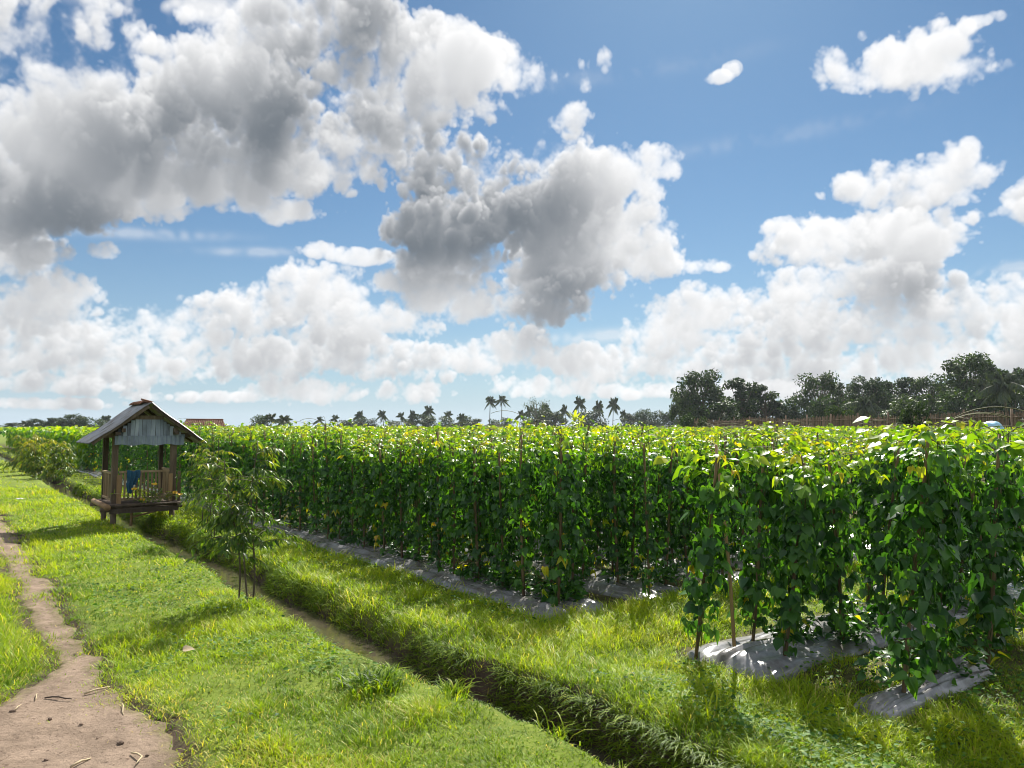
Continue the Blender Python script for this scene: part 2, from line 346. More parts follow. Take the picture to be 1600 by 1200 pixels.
def make_clouds():
    W=int((AZ1-AZ0)*PPD); Hh=int((EL1-EL0)*PPD); Z=24; DZ=6.0
    rng=np.random.default_rng(8)
    shp=(Hh,W,Z)
    el=(EL1-(np.arange(Hh)+.5)/PPD).astype(np.float32)      # row 0 is the top
    n=np.zeros(shp,np.float32)
    lowk=np.clip((el-1)/16,0,1)[:,None,None]
    for cell,amp,bil in ((150,.22,0),(75,.30,0),(38,.42,1),(19,.32,1),(10,.19,1),(5.5,.085,1),(3,.035,0)):
        a=tiled(rng,shp,cell,max(cell/DZ,1.1))
        if bil: a=np.abs(a)-.8
        wgt=amp*(.15+.85*lowk if cell>60 else (0.45+.55*lowk if cell>25 else 1.45-.45*lowk))
        n+=a*wgt
    base=np.full(shp,-3.,np.float32)
    thn=np.full(shp[:2],.02,np.float32); thd=np.full(shp[:2],.04,np.float32)
    zz=((np.arange(Z)+.5)/Z*2-1)*Z*DZ/2
    for (x,y,rx,ry,zo) in PUFFS:
        d=pix_dir(x,y); az=math.degrees(math.atan2(d[0],d[1])); e=math.degrees(math.asin(d[2]))
        kx=math.degrees(1/CAM_F)*PPD*max(.55,math.cos(math.radians(az))**1.6)
        ky=math.degrees(1/CAM_F)*PPD*max(.5,math.cos(math.radians(az))*math.cos(math.radians(e))**1.0)
        cx=(az-AZ0)*PPD; cy=(EL1-e)*PPD; rX=rx*kx*1.04; rY=ry*ky*1.04; rz=min(.5*(rX+rY),34)*.8; zj=(rng.random()*2-1)*30 + (18 if zo>=.05 else -14 if zo<0 else 0)*-1
        x0,x1=max(0,int(cx-1.6*rX)),min(W,int(cx+1.6*rX)+1); y0,y1=max(0,int(cy-1.6*rY)),min(Hh,int(cy+1.6*rY)+1)
        if x1<=x0 or y1<=y0: continue
        X=((np.arange(x0,x1)-cx)/rX)[None,:,None]; Y=((np.arange(y0,y1)-cy)/rY)[:,None,None]
        Y=np.where(Y>0,Y*1.15,Y); Zc=((zz-zj)/rz)[None,None,:]
        q=(1-(X*X+Y*Y+Zc*Zc)).astype(np.float32)
        g=np.exp(-1.6*(X*X+Y*Y))[:,:,0].astype(np.float32); thn[y0:y1,x0:x1]+=g*(3.0 if zo<-.15 else 1.1 if zo<0 else .42 if zo<.05 else .18); thd[y0:y1,x0:x1]+=g
        b=base[y0:y1,x0:x1]; np.maximum(b,q+.12*np.clip(b+.3,0,1),out=b)
    f=base-.08+n+.06*np.clip((el-14)/10,0,1)[:,None,None]
    thick=(thn/thd)[:,:,None]*(1+.75*np.clip((13-el)/9,0,1))[:,None,None]
    den=np.clip(f*1.8,0,1)
    den*=np.clip(.62+1.1*n,.12,1.4)
    opa=den*(.6+.5*thick)
    den=den*thick**1.15
    # sunlight: swept down from behind and above
    tau=np.zeros(shp,np.float32); cur=np.zeros((W,Z),np.float32)
    fz=.55/DZ; fx=.25
    for r in range(Hh):
        tau[r]=cur+.5*den[r]
        nx=(cur+den[r]*1.5)*(.955+.017*min(1,max(0,(el[r]-7)/10)))
        s=np.zeros_like(nx); s[:,:-1]=nx[:,1:]            # from the cell behind
        nx=nx*(1-fz)+s*fz
        s=np.empty_like(nx); s[:-1]=nx[1:]; s[-1]=nx[-1]
        cur=nx*(1-fx)+s*fx
    lit=.26*np.exp(-tau*.20)+.46*np.exp(-tau*.04)+.28*np.exp(-tau*.008)
    T=np.ones((Hh,W),np.float32); L=np.zeros((Hh,W),np.float32); Aamb=np.zeros((Hh,W),np.float32)
    for k in range(Z):
        a=1-np.exp(-opa[:,:,k]*DZ*.12)
        L+=T*a*lit[:,:,k]; T*=1-a
    alpha=1-T
    # thin streaks of cirrus
    wn=.5+.16*tiled(rng,(Hh,W,1),60,1)[:,:,0]+.1*tiled(rng,(Hh,W,1),20,1)[:,:,0]+.07*tiled(rng,(Hh,W,1),8,1)[:,:,0]
    yy,xx=np.mgrid[0:Hh,0:W].astype(np.float32)
    for (x,y,rx,ry,o) in WISPS:
        d=pix_dir(x,y); az=math.degrees(math.atan2(d[0],d[1])); e=math.degrees(math.asin(d[2])); k=math.degrees(1/CAM_F)*PPD
        X=(xx-(az-AZ0)*PPD)/(rx*k); Y=(yy-(EL1-e)*PPD+.06*(xx-(az-AZ0)*PPD))/(ry*k)
        wa=np.clip(np.exp(-(X*X+Y*Y))*(wn*2.6-.5),0,1)*o
        L+=(1-alpha)*wa*.85; alpha=alpha+(1-alpha)*wa
    return L,alpha,el

SKY_TINT = (.40, .58, .68); SKY_STRENGTH = .06; EXPOSURE = 0.95
CL_DARK = (.72, .98, 1.28); CL_SPAN = (8.9, 8.6, 8.3); HAZE = .00016; HORIZON = (5.0, 6.1, 7.2)

# ================================================================== SETTING
def axis(fine0, fine1, step, far, grow=1.09):
    mid = list(np.arange(fine0, fine1 + 1e-6, step))
    hi = []; d = step; p = mid[-1]
    while p < far: d *= grow; p += d; hi.append(p)
    lo = []; d = step; p = mid[0]
    while p > -far: d *= grow; p -= d; lo.append(p)
    return np.array(lo[::-1] + mid + hi)
def plot_mask(s, t):
    """1 on the cultivated ground"""
    a = sstep(4.25, 4.45, t) * sstep(5.35, 5.6, s)
    b = sstep(4.5, 4.7, t) * sstep(4.3, 4.15, s) * sstep(.2, .5, s)
    return np.maximum(a, b)
sa = axis(.6, 22, .085, 560); ta = axis(-1.6, 6.6, .055, 560)
S_, T_ = np.meshgrid(sa, ta, indexing='ij')
Z_ = height(S_, T_); X_, Y_ = W2(S_, T_)
d_ = T_ - ditch_c(S_)
soil = sstep(-.30, -.2, d_) * sstep(.30, .2, d_) * sstep(90, 60, S_)
lo_, hi_ = path_edges(S_)
soil = np.maximum(soil, sstep(lo_ - .12, lo_ + .02, T_) * sstep(hi_ + .12, hi_ - .02, T_) * sstep(70, 50, S_) * (S_ > -30))
soil = np.maximum(soil, .8 * plot_mask(S_, T_) * sstep(110, 80, np.hypot(S_, T_)))
n, m = S_.shape
idx = np.arange(n * m).reshape(n, m)
quad = np.stack([idx[:-1, :-1], idx[1:, :-1], idx[1:, 1:], idx[:-1, 1:]], -1).reshape(-1, 4)[:, ::-1]
me = np_mesh('ground', np.stack([X_, Y_, Z_], -1).reshape(-1, 3), [quad], soil.ravel())
me.materials.append(ground_mat())
ground = bpy.data.objects.new('ground', me); COL.objects.link(ground); tag(ground, kind='structure')

def strip(name, sv, cols, zf, mat):
    S, K = np.meshgrid(sv, np.linspace(0, 1, cols), indexing='ij')
    T, Z = zf(S, K); E = np.minimum(K, 1 - K)
    if name == 'dirt_path': lo_, hi_ = path_edges(S); E = np.minimum(T - lo_, hi_ - T)
    X, Y = W2(S, T); n, m = S.shape; idx = np.arange(n * m).reshape(n, m)
    q = np.stack([idx[:-1, :-1], idx[1:, :-1], idx[1:, 1:], idx[:-1, 1:]], -1).reshape(-1, 4)[:, ::-1]
    me = np_mesh(name, np.stack([X, Y, Z], -1).reshape(-1, 3), [q], E.ravel()); me.materials.append(mat)
    o = bpy.data.objects.new(name, me); COL.objects.link(o); return tag(o, kind='structure')
def zpath(S, K):
    lo, hi = path_edges(S); T = lo + (hi - lo) * K
    E = np.minimum(T - lo, hi - T); e = sstep(0, .09, E)
    return T, height(S, T) - .035 * (1 - e) + e * (.018 + (fbm(S * 11, T * 11) - .5) * .022)
strip('dirt_path', np.concatenate([np.arange(.8, 12, .05), np.arange(12, 58, .25)]), 46, zpath, path_mat())
strip('ditch_water', np.concatenate([np.arange(-2, 20, .2), np.arange(20, 74, .6)]), 3, lambda S, K: (ditch_c(S) - .34 + .66 * K, S * 0 + WATER_Z), water_mat())

# ================================================================== GRASS
def wedge(nc, y0, y1, p, half=.74):
    """points of the ground, thinning out with distance"""
    ys = np.linspace(y0, y1, 4000); w = ys ** (1 - p); c = np.cumsum(w); c /= c[-1]
    Y = np.interp(rng.random(nc), c, ys); X = (rng.random(nc) * 2 - 1) * (half * Y + .3)
    return X, Y
def grass_field(nc, y0, y1, p):
    X, Y = wedge(nc, y0, y1, p); s, t = ST(X, Y)
    lo, hi = path_edges(s); d = t - ditch_c(s) + (fbm(s * 3, t * 3) - .5) * .12
    k = np.ones(nc)
    e = (fbm(s * 6, t * 6) - .5) * .34 + .10 * rng.standard_normal(nc)
    inpath = .985 * sstep(-.08, .2, t - lo + e) * sstep(-.08, .26, hi - t + e)
    k *= 1 - inpath
    dw = d * (1 + .55 * sstep(6.2, 4.8, s))
    k *= 1 - sstep(-.24, -.17, dw) * sstep(.21, .13, dw)
    k *= 1 - .96 * sstep(4.36, 4.48, t) * sstep(5.42, 5.6, s)
    k *= 1 - .97 * sstep(4.52, 4.72, t) * sstep(3.16, 3.34, s) * sstep(4.26, 4.10, s)
    k *= 1 - .97 * sstep(4.55, 4.7, t) * sstep(2.38, 2.46, s) * sstep(2.72, 2.64, s) * sstep(5.9, 5.3, t)
    k *= 1 - .75 * sstep(4.6, 5.0, t) * sstep(2.7, 2.9, s) * sstep(3.2, 3.1, s)
    bare = sstep(.40, .62, fbm(s * 3.1 + 9, t * 3.1)) 
    k *= 1 - .5 * sstep(.60, .75, fbm(s * 2.6 + 14, t * 2.6 + 2))
    verge = sstep(.75, .0, t - hi) * sstep(6.6, 5.0, s)
    k *= 1 - .6 * verge * bare * sstep(.55, .2, t - hi)
    keep = rng.random(nc) < k
    X, Y, s, t, d, lo, hi, verge = [q[keep] for q in (X, Y, s, t, d, lo, hi, verge)]
    m = len(X)
    z = height(s, t)
    patch = fbm(s * .8, t * .8, 3); fine = fbm(s * 3.3 + 5, t * 3.3)
    h = .045 + .055 * sstep(.35, .75, patch) + .055 * sstep(.45, .8, fine) + .05 * sstep(.62, .8, fbm(s * 1.7 + 20, t * 1.7 + 4))
    h += .10 * (t < lo) * sstep(0, .25, lo - t)                      # rank grass beyond the path
    h += .012 * sstep(.22, .45, d) * sstep(1.1, .8, d) - .02 * np.exp(-((d + .38) / .2) ** 2) + .035 * np.exp(-((d - .36) / .12) ** 2)
    h += .05 * sstep(4.1, 4.4, t) * (s > 4.6)
    h *= 1 - .35 * verge
    h *= .92 * (.5 + 1.0 * rng.random(m)) * np.where(Y > 14, 1.25, 1)
    wd = .0052 * np.maximum(1, (Y / 5.5)) ** .85 * (.7 + .7 * rng.random(m))
    tint = .40 + .55 * (patch - .5) + .5 * (fine - .5) + .26 * (rng.random(m) - .5) + .08 * (t < lo) + .35 * verge * rng.random(m) + .10 * sstep(12, 26, Y)
    dry = rng.random(m) < (.06 + .10 * sstep(.55, .75, fbm(s * 2.1 + 30, t * 2.1)) + .25 * verge + .06 * (t < lo)); tint = np.where(dry, .9 + .1 * rng.random(m), tint)
    az = rng.random(m) * 2 * math.pi; lean = .25 + .9 * rng.random(m) ** 1.3
    D = np.stack([np.cos(az) * lean, np.sin(az) * lean, np.ones(m)], 1); D /= np.linalg.norm(D, axis=1)[:, None]
    side = np.stack([-np.sin(az), np.cos(az), np.zeros(m)], 1); Nn = np.cross(side, D)
    tv, tf = GRASS
    V = np.stack([X, Y, z - .008], 1)[:, None, :] + wd[:, None, None] * tv[None, :, 0:1] * side[:, None] + h[:, None, None] * (tv[None, :, 1:2] * D[:, None] - tv[None, :, 2:3] * np.array((0, 0, -1.0)) * .8 + tv[None, :, 2:3] * -np.stack([np.cos(az), np.sin(az), np.zeros(m)], 1)[:, None] * .6)
    off = np.arange(m) * 7
    fs = [(off[:, None, None] + f[None]).reshape(-1, f.shape[1]) for f in tf]
    return V.reshape(-1, 3), fs, np.repeat(np.clip(tint, 0, 1), 7)
V1, F1, T1 = grass_field(470000, 3.3, 22, 1.85)
V2, F2, T2 = grass_field(60000, 20, 75, 1.5)
def bank_grass(n):
    s = 2.3 + 24 * rng.random(n) ** 1.35; sidep = rng.random(n) < .78
    wn = 1 + .55 * sstep(6.2, 4.8, s)
    d = np.where(sidep, (.12 + .24 * rng.random(n)), -(.15 + .2 * rng.random(n))) / wn
    keep = fbm(s * 2.4 + 40, d * 6 + 3) > np.where(sidep, .44, .5); s, d, sidep = s[keep], d[keep], sidep[keep]; n = len(s)
    t = ditch_c(s) + d; X, Y = W2(s, t); z = height(s, t); az = rng.random(n) * 6.283
    lean = np.where(sidep, -1.0, .5)[:, None] * np.array((VX, VY, 0)) * (.1 + 1.0 * rng.random(n))[:, None] + 1.0 * np.stack([np.cos(az), np.sin(az), 0 * az], 1)
    D = lean + np.array((0, 0, .75)); D /= np.linalg.norm(D, axis=1)[:, None]
    h = (.05 + .10 * rng.random(n) ** 1.5) * np.where(sidep, 1, .7); wd = .0055 * np.maximum(1, Y / 5.5) ** .85 * (.7 + .7 * rng.random(n))
    side = np.cross(D, np.array((0, 0, 1.))); side /= np.linalg.norm(side, axis=1)[:, None]; tv, tf = GRASS
    fl = D * np.array((1, 1, 0))
    V = np.stack([X, Y, z - .01], 1)[:, None] + wd[:, None, None] * tv[None, :, 0:1] * side[:, None] + h[:, None, None] * (tv[None, :, 1:2] * D[:, None] + tv[None, :, 2:3] * (np.array((0, 0, 1.1)) - .5 * fl)[:, None])
    off = np.arange(n) * 7
    return V.reshape(-1, 3), [(off[:, None, None] + f[None]).reshape(-1, f.shape[1]) for f in tf], np.repeat(np.clip(.30 + .16 * rng.standard_normal(n), 0, .75), 7)
V3, F3, T3 = bank_grass(46000)
me = np_mesh('grass', np.concatenate([V1, V2, V3]), [np.concatenate([a, b + len(V1), c_ + len(V1) + len(V2)]) for a, b, c_ in zip(F1, F2, F3)], np.concatenate([T1, T2, T3]))
me.materials.append(M_GRASS)
g = bpy.data.objects.new('grass', me); COL.objects.link(g)
tag(g, 'short bright green grass on the path verges and ditch banks', kind='stuff')

# small broad-leaved weeds creeping through the turf
X, Y = wedge(52000, 3.3, 14, 1.9); s, t = ST(X, Y); lo, hi = path_edges(s); d = t - ditch_c(s)
k = sstep(.42, .60, fbm(s * 1.3 + 3, t * 1.3 + 8)) * ((t > hi + .15) & ((d < -.3) | (d > .36)) & (t < 4.5))
k = np.maximum(k * (1 - plot_mask(s, t)), .95 * sstep(4.0, 4.2, t) * sstep(4.45, 4.36, t) * (s > 5.2)); k = np.maximum(k, .9 * (t > 4.4) * (sstep(3.5, 3.25, s) * (s > 1.6) * (np.abs(s - 2.55) > .14)) * sstep(.3, .6, fbm(s * 3, t * 3)))
q = rng.random(len(s)) < k * .8; X, Y, s, t = X[q], Y[q], s[q], t[q]; m = len(X)
az = rng.random(m) * 6.283
W = Geo(); W.leaves(OVAL, np.stack([X, Y, height(s, t) + .02 + .05 * rng.random(m)], 1), np.stack([np.cos(az), np.sin(az), .15 + .4 * rng.random(m)], 1),
                    np.stack([.5 * rng.standard_normal(m), .5 * rng.standard_normal(m), np.ones(m)], 1), .022 + .022 * rng.random(m), np.clip(.5 + .3 * rng.standard_normal(m), 0, 1))
tag(W.build('weeds', M_WEED, None, True), 'small broad leaved weeds creeping through the turf', kind='stuff')

# ================================================================== MULCH BEDS
def bed(length, width, hgt, seed, step=.07, end_round=.25):
    r = np.random.default_rng(seed)
    xs = np.concatenate([np.arange(0, min(length, 9), step), np.arange(9, length, .5)]) if length > 9 else np.arange(0, length, step)
    a = np.linspace(-1, 1, 45)
    Xg, Ag = np.meshgrid(xs, a, indexing='ij')
    prof = np.sqrt(np.clip(1 - np.abs(Ag) ** 2.6, 0, 1))
    e = np.clip(Xg / end_round, 0, 1); e = np.sqrt(1 - (1 - e) ** 2)
    wob = (fbm(Xg * 1.3 + seed, Ag * 1.5 + seed * 3) - .5)
    fold = (vnoise(Xg * .6 + seed, Ag * (15 if length > 8.9 else 9) + seed) - .5) * (.030 if length > 8.9 else .055) + (vnoise(Xg * 2.1 + seed, Ag * 4.5 + 9) - .5) * .035 + np.abs(vnoise(Xg * 5 + Ag * 3 + seed, Ag * 5 + 4) - .5) * .045
    Z = hgt * prof * e * (1 + .5 * wob) + fold * prof * e - .03
    Yg = Ag * width / 2 * (.75 + .25 * e) * (1 + .12 * wob)
    V = np.stack([Xg, Yg, Z], -1).reshape(-1, 3); n, m = Xg.shape; idx = np.arange(n * m).reshape(n, m)
    q = np.stack([idx[:-1, :-1], idx[1:, :-1], idx[1:, 1:], idx[:-1, 1:]], -1).reshape(-1, 4)
    me = np_mesh('mulch_bed', V, [q]); me.materials.append(M_PLAS); return me
ANG_U = math.atan2(UY, UX); ANG_V = math.atan2(VY, VX)
ORD = ['', 'second', 'third', 'fourth', 'fifth', 'sixth', 'seventh', 'eighth', 'ninth', 'tenth', 'eleventh', 'twelfth', 'thirteenth', 'fourteenth', 'fifteenth', 'sixteenth', 'seventeenth', 'eighteenth', 'nineteenth', 'twentieth']
def ordn(k): return ORD[k] if k < len(ORD) else str(k + 1) + 'th'
for k in range(7):
    t0 = 4.86 + 1.2 * k; s0 = 5.42 - (.12 if k in (1, 2) else 0) + .04 * math.sin(k * 2.1)
    o = bpy.data.objects.new('mulch_bed', bed(34 if k == 0 else 9, .84, .105, k + 1)); COL.objects.link(o)
    x, y = W2(s0, t0); o.location = (x, y, 0); o.rotation_euler.z = ANG_U
    tag(o, 'silver plastic covered crop bed running along the grassy ditch bank' if k == 0 else f'silver plastic covered crop bed of the big plot, {ordn(k)} from the grassy ditch bank', 'crop bed', 'plastic covered beds of the big plot')
for k, (sc, t0, wd) in enumerate(((3.68, 4.62, .84), (2.55, 4.56, .30))):
    o = bpy.data.objects.new('mulch_bed', bed(8.5 if k == 0 else 1.5, wd, .105, 20 + k)); COL.objects.link(o)
    x, y = W2(sc, t0); o.location = (x, y, .0); o.rotation_euler.z = ANG_V
    tag(o, ('wrinkled silver plastic bed of the small plot, next to the grassy bund', 'narrow silver plastic bed with a white crumpled end, at the edge of the small plot')[k], 'crop bed', 'plastic covered beds of the small plot')

# ================================================================== BEAN VINES
def trifoliate(r, P, out, up, size, droop, tint):
    """three leaflets per node, the middle one forward and one to each side"""
    n = len(P)
    O, D, N, S, T = [], [], [], [], []
    side = np.cross(out, np.array((0, 0, 1.0))); side /= np.linalg.norm(side, axis=1)[:, None] + 1e-6
    for k, (f, sd) in enumerate(((1, 0), (.35, .9), (.35, -.9))):
        d = out * f + side * sd + np.array((0, 0, -1.0)) * droop[:, None] + .22 * r.standard_normal((n, 3))
        O.append(P + .25 * size[:, None] * d * .3); D.append(d)
        N.append(up + .38 * r.standard_normal((n, 3))); S.append(size * (1.0 if k == 0 else .86) * (.8 + .4 * r.random(n))); T.append(tint + .10 * (r.random(n) - .5))
    return [np.concatenate(q) for q in (O, D, N, S, T)]
def vine(seed, nodes=95, top=1.62, rad=.19, head=.36, size=.098, low=0.0, lean=(0, 0), sprays=2):
    r = np.random.default_rng(seed)
    root = empty('bean_vine', (0, 0, 0))
    lx, ly = lean
    st = Geo(); zz = np.linspace(-.1, top - .02, 7)
    st.tube(np.stack([lx * zz / top + .012 * np.sin(zz * 3 + seed), ly * zz / top + .012 * np.cos(zz * 2.2 + seed), zz], 1), np.linspace(.0145, .010, 7), 6, .35 + .5 * r.random())
    st.build('stake', M_STAKE, root, True)
    sg = Geo()
    for k in range(3):
        zz = np.linspace(0, top, 30); ph = r.random() * 6.28; a = ph + zz * (5 + 3 * r.random()); rr = .016 + .02 * zz * r.random()
        sg.tube(np.stack([lx * zz / top + rr * np.cos(a), ly * zz / top + rr * np.sin(a), zz], 1), .0035, 4, .5, False)
    for k in range(sprays):                                            # loose shoots reaching up out of the crown
        a = r.random() * 6.28; L = .25 + .3 * r.random(); q = np.linspace(0, 1, 9)
        sg.tube(np.stack([lx + L * q * math.cos(a), ly + L * q * math.sin(a), top - .05 + L * .9 * q * (1 - .75 * q)], 1), .0025, 4, .8, False)
    sg.build('vine_stem', M_STEM, root, True)
    f = Geo()
    u = r.random(nodes)
    z = top * (low + (1 - low) * u ** .72)
    rel = z / top
    rr = rad * (.55 + .6 * r.random(nodes)) * (1 - .25 * np.abs(rel - .5)) + np.where(rel > .78, (head - rad) * (rel - .78) / .22 * r.random(nodes) ** .6 * 1.6, 0)
    a = r.random(nodes) * 6.283
    clump = .75 + .5 * vnoise(a * 1.3 + seed, z * 4)
    rr = rr * clump * np.where(r.random(nodes) < .12, 1.7, 1)
    out = np.stack([np.cos(a), np.sin(a), np.zeros(nodes)], 1)
    P = out * rr[:, None] * .75 + np.stack([lx * rel, ly * rel, z + .08 * (rel > .8) * r.random(nodes)], 1)
    droop = np.where(rel > .85, .15 + .35 * r.random(nodes), .5 + 1.0 * r.random(nodes))
    up = out * np.where(rel > .85, .25, .9)[:, None] + np.array((0, 0, 1.0)) * np.where(rel > .85, 1, .55)[:, None]
    sz = size * (.5 + .8 * r.random(nodes) ** 1.2) * np.where(rel > .9, .8, 1)
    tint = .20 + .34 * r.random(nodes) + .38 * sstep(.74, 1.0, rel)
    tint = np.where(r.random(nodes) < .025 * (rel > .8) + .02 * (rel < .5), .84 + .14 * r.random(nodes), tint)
    kind = r.integers(3, size=nodes)
    for q, tp in enumerate((BEAN, BEAN2, BEAN3)):
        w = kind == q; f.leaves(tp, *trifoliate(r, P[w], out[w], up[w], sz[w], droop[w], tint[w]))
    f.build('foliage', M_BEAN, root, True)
    return root
def bed_z(s, t): return float(height(s, t)) + .10
# a stock of differently grown vines; each is used once as it is, then copied
KINDS = [vine(101 + i, nodes=int(175 + 50 * (i % 3)), top=1.38 + .07 * (i % 4), rad=.13 + .022 * (i % 3), head=.40, size=.068, lean=(.06 * math.sin(i * 2.3), .06 * math.cos(i * 1.7))) for i in range(8)]
TALL = [vine(201 + i, nodes=int(185 + 35 * (i % 3)), top=1.46 + .06 * (i % 3), rad=.095 + .015 * i, head=.36, size=.084, low=.02, lean=(.24 * math.sin(i * 2.9), .24 * math.cos(i * 2.1)), sprays=4) for i in range(6)]
used = {}
def plant(proto, s, t, label, group, rz=None, sc=1.0, loc=None):
    o = proto if proto.name not in used else copy_tree(proto)
    used[proto.name] = 1
    if o is not proto: o.name = 'bean_vine'
    x, y = W2(s, t)
    o.location = (x, y, bed_z(s, t)); o.rotation_euler = (.03 * rng.standard_normal(), .03 * rng.standard_normal(), rng.random() * 6.28 if rz is None else rz); o.scale = (sc, sc, sc)
    return tag(o, label, 'bean plant', group)
GS = 'bean vines of the small plot'
GE = 'bean vines of the big plot along the ditch bank'
GB = 'bean vines of the big plot behind the edge row'
small = [(3.92, 4.66, 3, 1.02), (3.42, 5.02, 1, .94)]
for k in range(1, 9): small.append((3.92 + .03 * math.sin(k * 5), 4.66 + .62 * k, (3 + k) % 6, 1 + .04 * math.sin(k * 3)))
for k in range(1, 6): small.append((3.42 + .03 * math.sin(k * 4), 5.08 + .68 * k, (1 + 2 * k) % 6, 1 + .04 * math.cos(k * 2.3)))
n_back = n_front = 0
for i, (s, t, k, sc) in enumerate(small):
    if s > 3.7:
        lab = 'corner bean vine with a bare pale cane leaning on it' if n_back == 0 else f'bean vine in the back line by the bund, {ordn(n_back)} from the corner vine'; n_back += 1
    else:
        lab = 'bean vine overhanging the open end of the wrinkled silver bed' if n_front == 0 else f'bean vine in front on the wrinkled silver bed, {ordn(n_front)} from its open end'; n_front += 1
    plant(TALL[k], s, t, lab, GS, None, sc)
for i, (s, t, k, sc) in enumerate(((2.52, 4.98, 5, 1.04), (2.58, 5.5, 2, .98), (2.5, 6.12, 4, 1.06), (2.6, 6.62, 0, 1.0), (2.5, 7.2, 3, 1.02))):
    plant(TALL[k], s, t, ('big column shaped bean vine with long hanging leaves behind the crumpled white bed end', 'bean vine just behind the big column shaped vine on the narrow silver bed', 'bean vine with a thick bare stake on the narrow silver bed',
                          'fourth bean vine from the crumpled end of the narrow silver bed', 'fifth bean vine from the crumpled end of the narrow silver bed')[i], GS, None, sc)
count = len(small) + 5
def big_row(t0, s0, s1, step, label, group, first=None):
    global count
    s = s0; k = 0
    while s < s1 and count < 300:
        j = .07 * rng.standard_normal(); lab = label
        if first and k < 18: lab = first(k)
        plant(KINDS[int(rng.integers(8))], s + j, t0 + .04 * rng.standard_normal(), lab, group, None, .97 + .12 * rng.random()); s += step; k += 1; count += 1
big_row(4.76, 5.72, 36, .46, 'bean vine far along the edge row beside the ditch bank', GE,
        lambda k: 'bean vine at the grassy corner of the big plot, first of its edge row' if k == 0 else f'bean vine in the edge row beside the ditch bank, {ordn(k)} from the grassy corner')
big_row(5.14, 5.85, 20, .46, 'bean vine in the second line of the edge bed, half hidden by the edge row', GE)
for k in range(1, 6):
    L = (15, 13, 11.5, 10.5, 9.5)[k - 1]
    big_row(4.62 + 1.2 * k, 5.55, L, .5, 'bean vine in the rows behind the grassy bund of the big plot', GB,
            (lambda k2, kk=k: f'bean vine at the bund end of the {ordn(2 * kk)} line of stakes' if k2 == 0 else 'bean vine in the rows behind the grassy bund of the big plot'))
    big_row(5.10 + 1.2 * k, 5.62, L, .5, 'bean vine in the rows behind the grassy bund of the big plot', GB)
print('vines', count)
# the rest of the crop reads as one mass
def crop_mass():
    g = Geo()
    def sheet(nc, y0, y1, size, zlo, pz, tt):
        ys = np.linspace(y0, y1, 3000); c = np.cumsum(ys ** -.55); c /= c[-1]
        Y = np.interp(rng.random(nc), c, ys); X = (rng.random(nc) * 2 - 1) * (.78 * Y + .5); s, t = ST(X, Y)
        rows = np.abs(((t - 4.86) / 1.2 + .5) % 1 - .5)
        lim = np.select([t < 4.95, t < 5.5, t < 6.7, t < 7.9, t < 9.1, t < 10.3, t < 11.4], [36, 20, 15, 13, 11.5, 10.5, 9.5], 5.6)
        ok = (t > 4.5) & (s > lim - .3) & (t < 90) & (rng.random(nc) > .35 * sstep(.3, .48, rows))
        X, Y, s, t = X[ok], Y[ok], s[ok], t[ok]; n = len(X)
        top = 1.52 + .26 * sstep(9, 34, Y) + .24 * (fbm(s * .9, t * .9) - .5) + .22 * (fbm(s * 2.7, t * 2.7) - .5)
        z = zlo + (top - zlo) * rng.random(n) ** pz + .06 * rng.random(n) * (rng.random(n) < .2)
        az = rng.random(n) * 6.283
        out = np.stack([np.cos(az), np.sin(az), np.zeros(n)], 1)
        sc = size * (.7 + .6 * rng.random(n)) * np.maximum(1, Y / 16) ** .75
        rel = (z - zlo) / (top - zlo)
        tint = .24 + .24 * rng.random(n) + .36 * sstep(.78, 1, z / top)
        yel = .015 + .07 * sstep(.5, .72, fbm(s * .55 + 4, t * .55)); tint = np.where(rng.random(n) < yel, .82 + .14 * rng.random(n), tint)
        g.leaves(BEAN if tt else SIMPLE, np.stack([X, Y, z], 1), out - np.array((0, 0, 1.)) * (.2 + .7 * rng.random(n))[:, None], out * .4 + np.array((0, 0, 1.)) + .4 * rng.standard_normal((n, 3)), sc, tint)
    sheet(36000, 8, 24, .095, .8, .5, True)
    sheet(60000, 18, 95, .11, 1.0, .5, False)
    sheet(16000, 8, 60, .15, .2, 1.0, False)
    # the side of the plot beyond the nearest rows, seen past the hut
    n = 9000; s = 34 + 46 * rng.random(n) ** 1.3; t = 4.5 + .8 * rng.random(n); X, Y = W2(s, t); az = rng.random(n) * 6.283
    out = np.stack([np.cos(az), np.sin(az), np.zeros(n)], 1)
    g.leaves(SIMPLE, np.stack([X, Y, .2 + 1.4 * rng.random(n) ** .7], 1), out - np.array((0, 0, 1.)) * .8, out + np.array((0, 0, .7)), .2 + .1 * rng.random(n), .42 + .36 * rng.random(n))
    return tag(g.build('bean_foliage', M_BEAN, None, True), 'dense mass of bean vines filling the rest of the big plot', kind='stuff')
crop_mass()
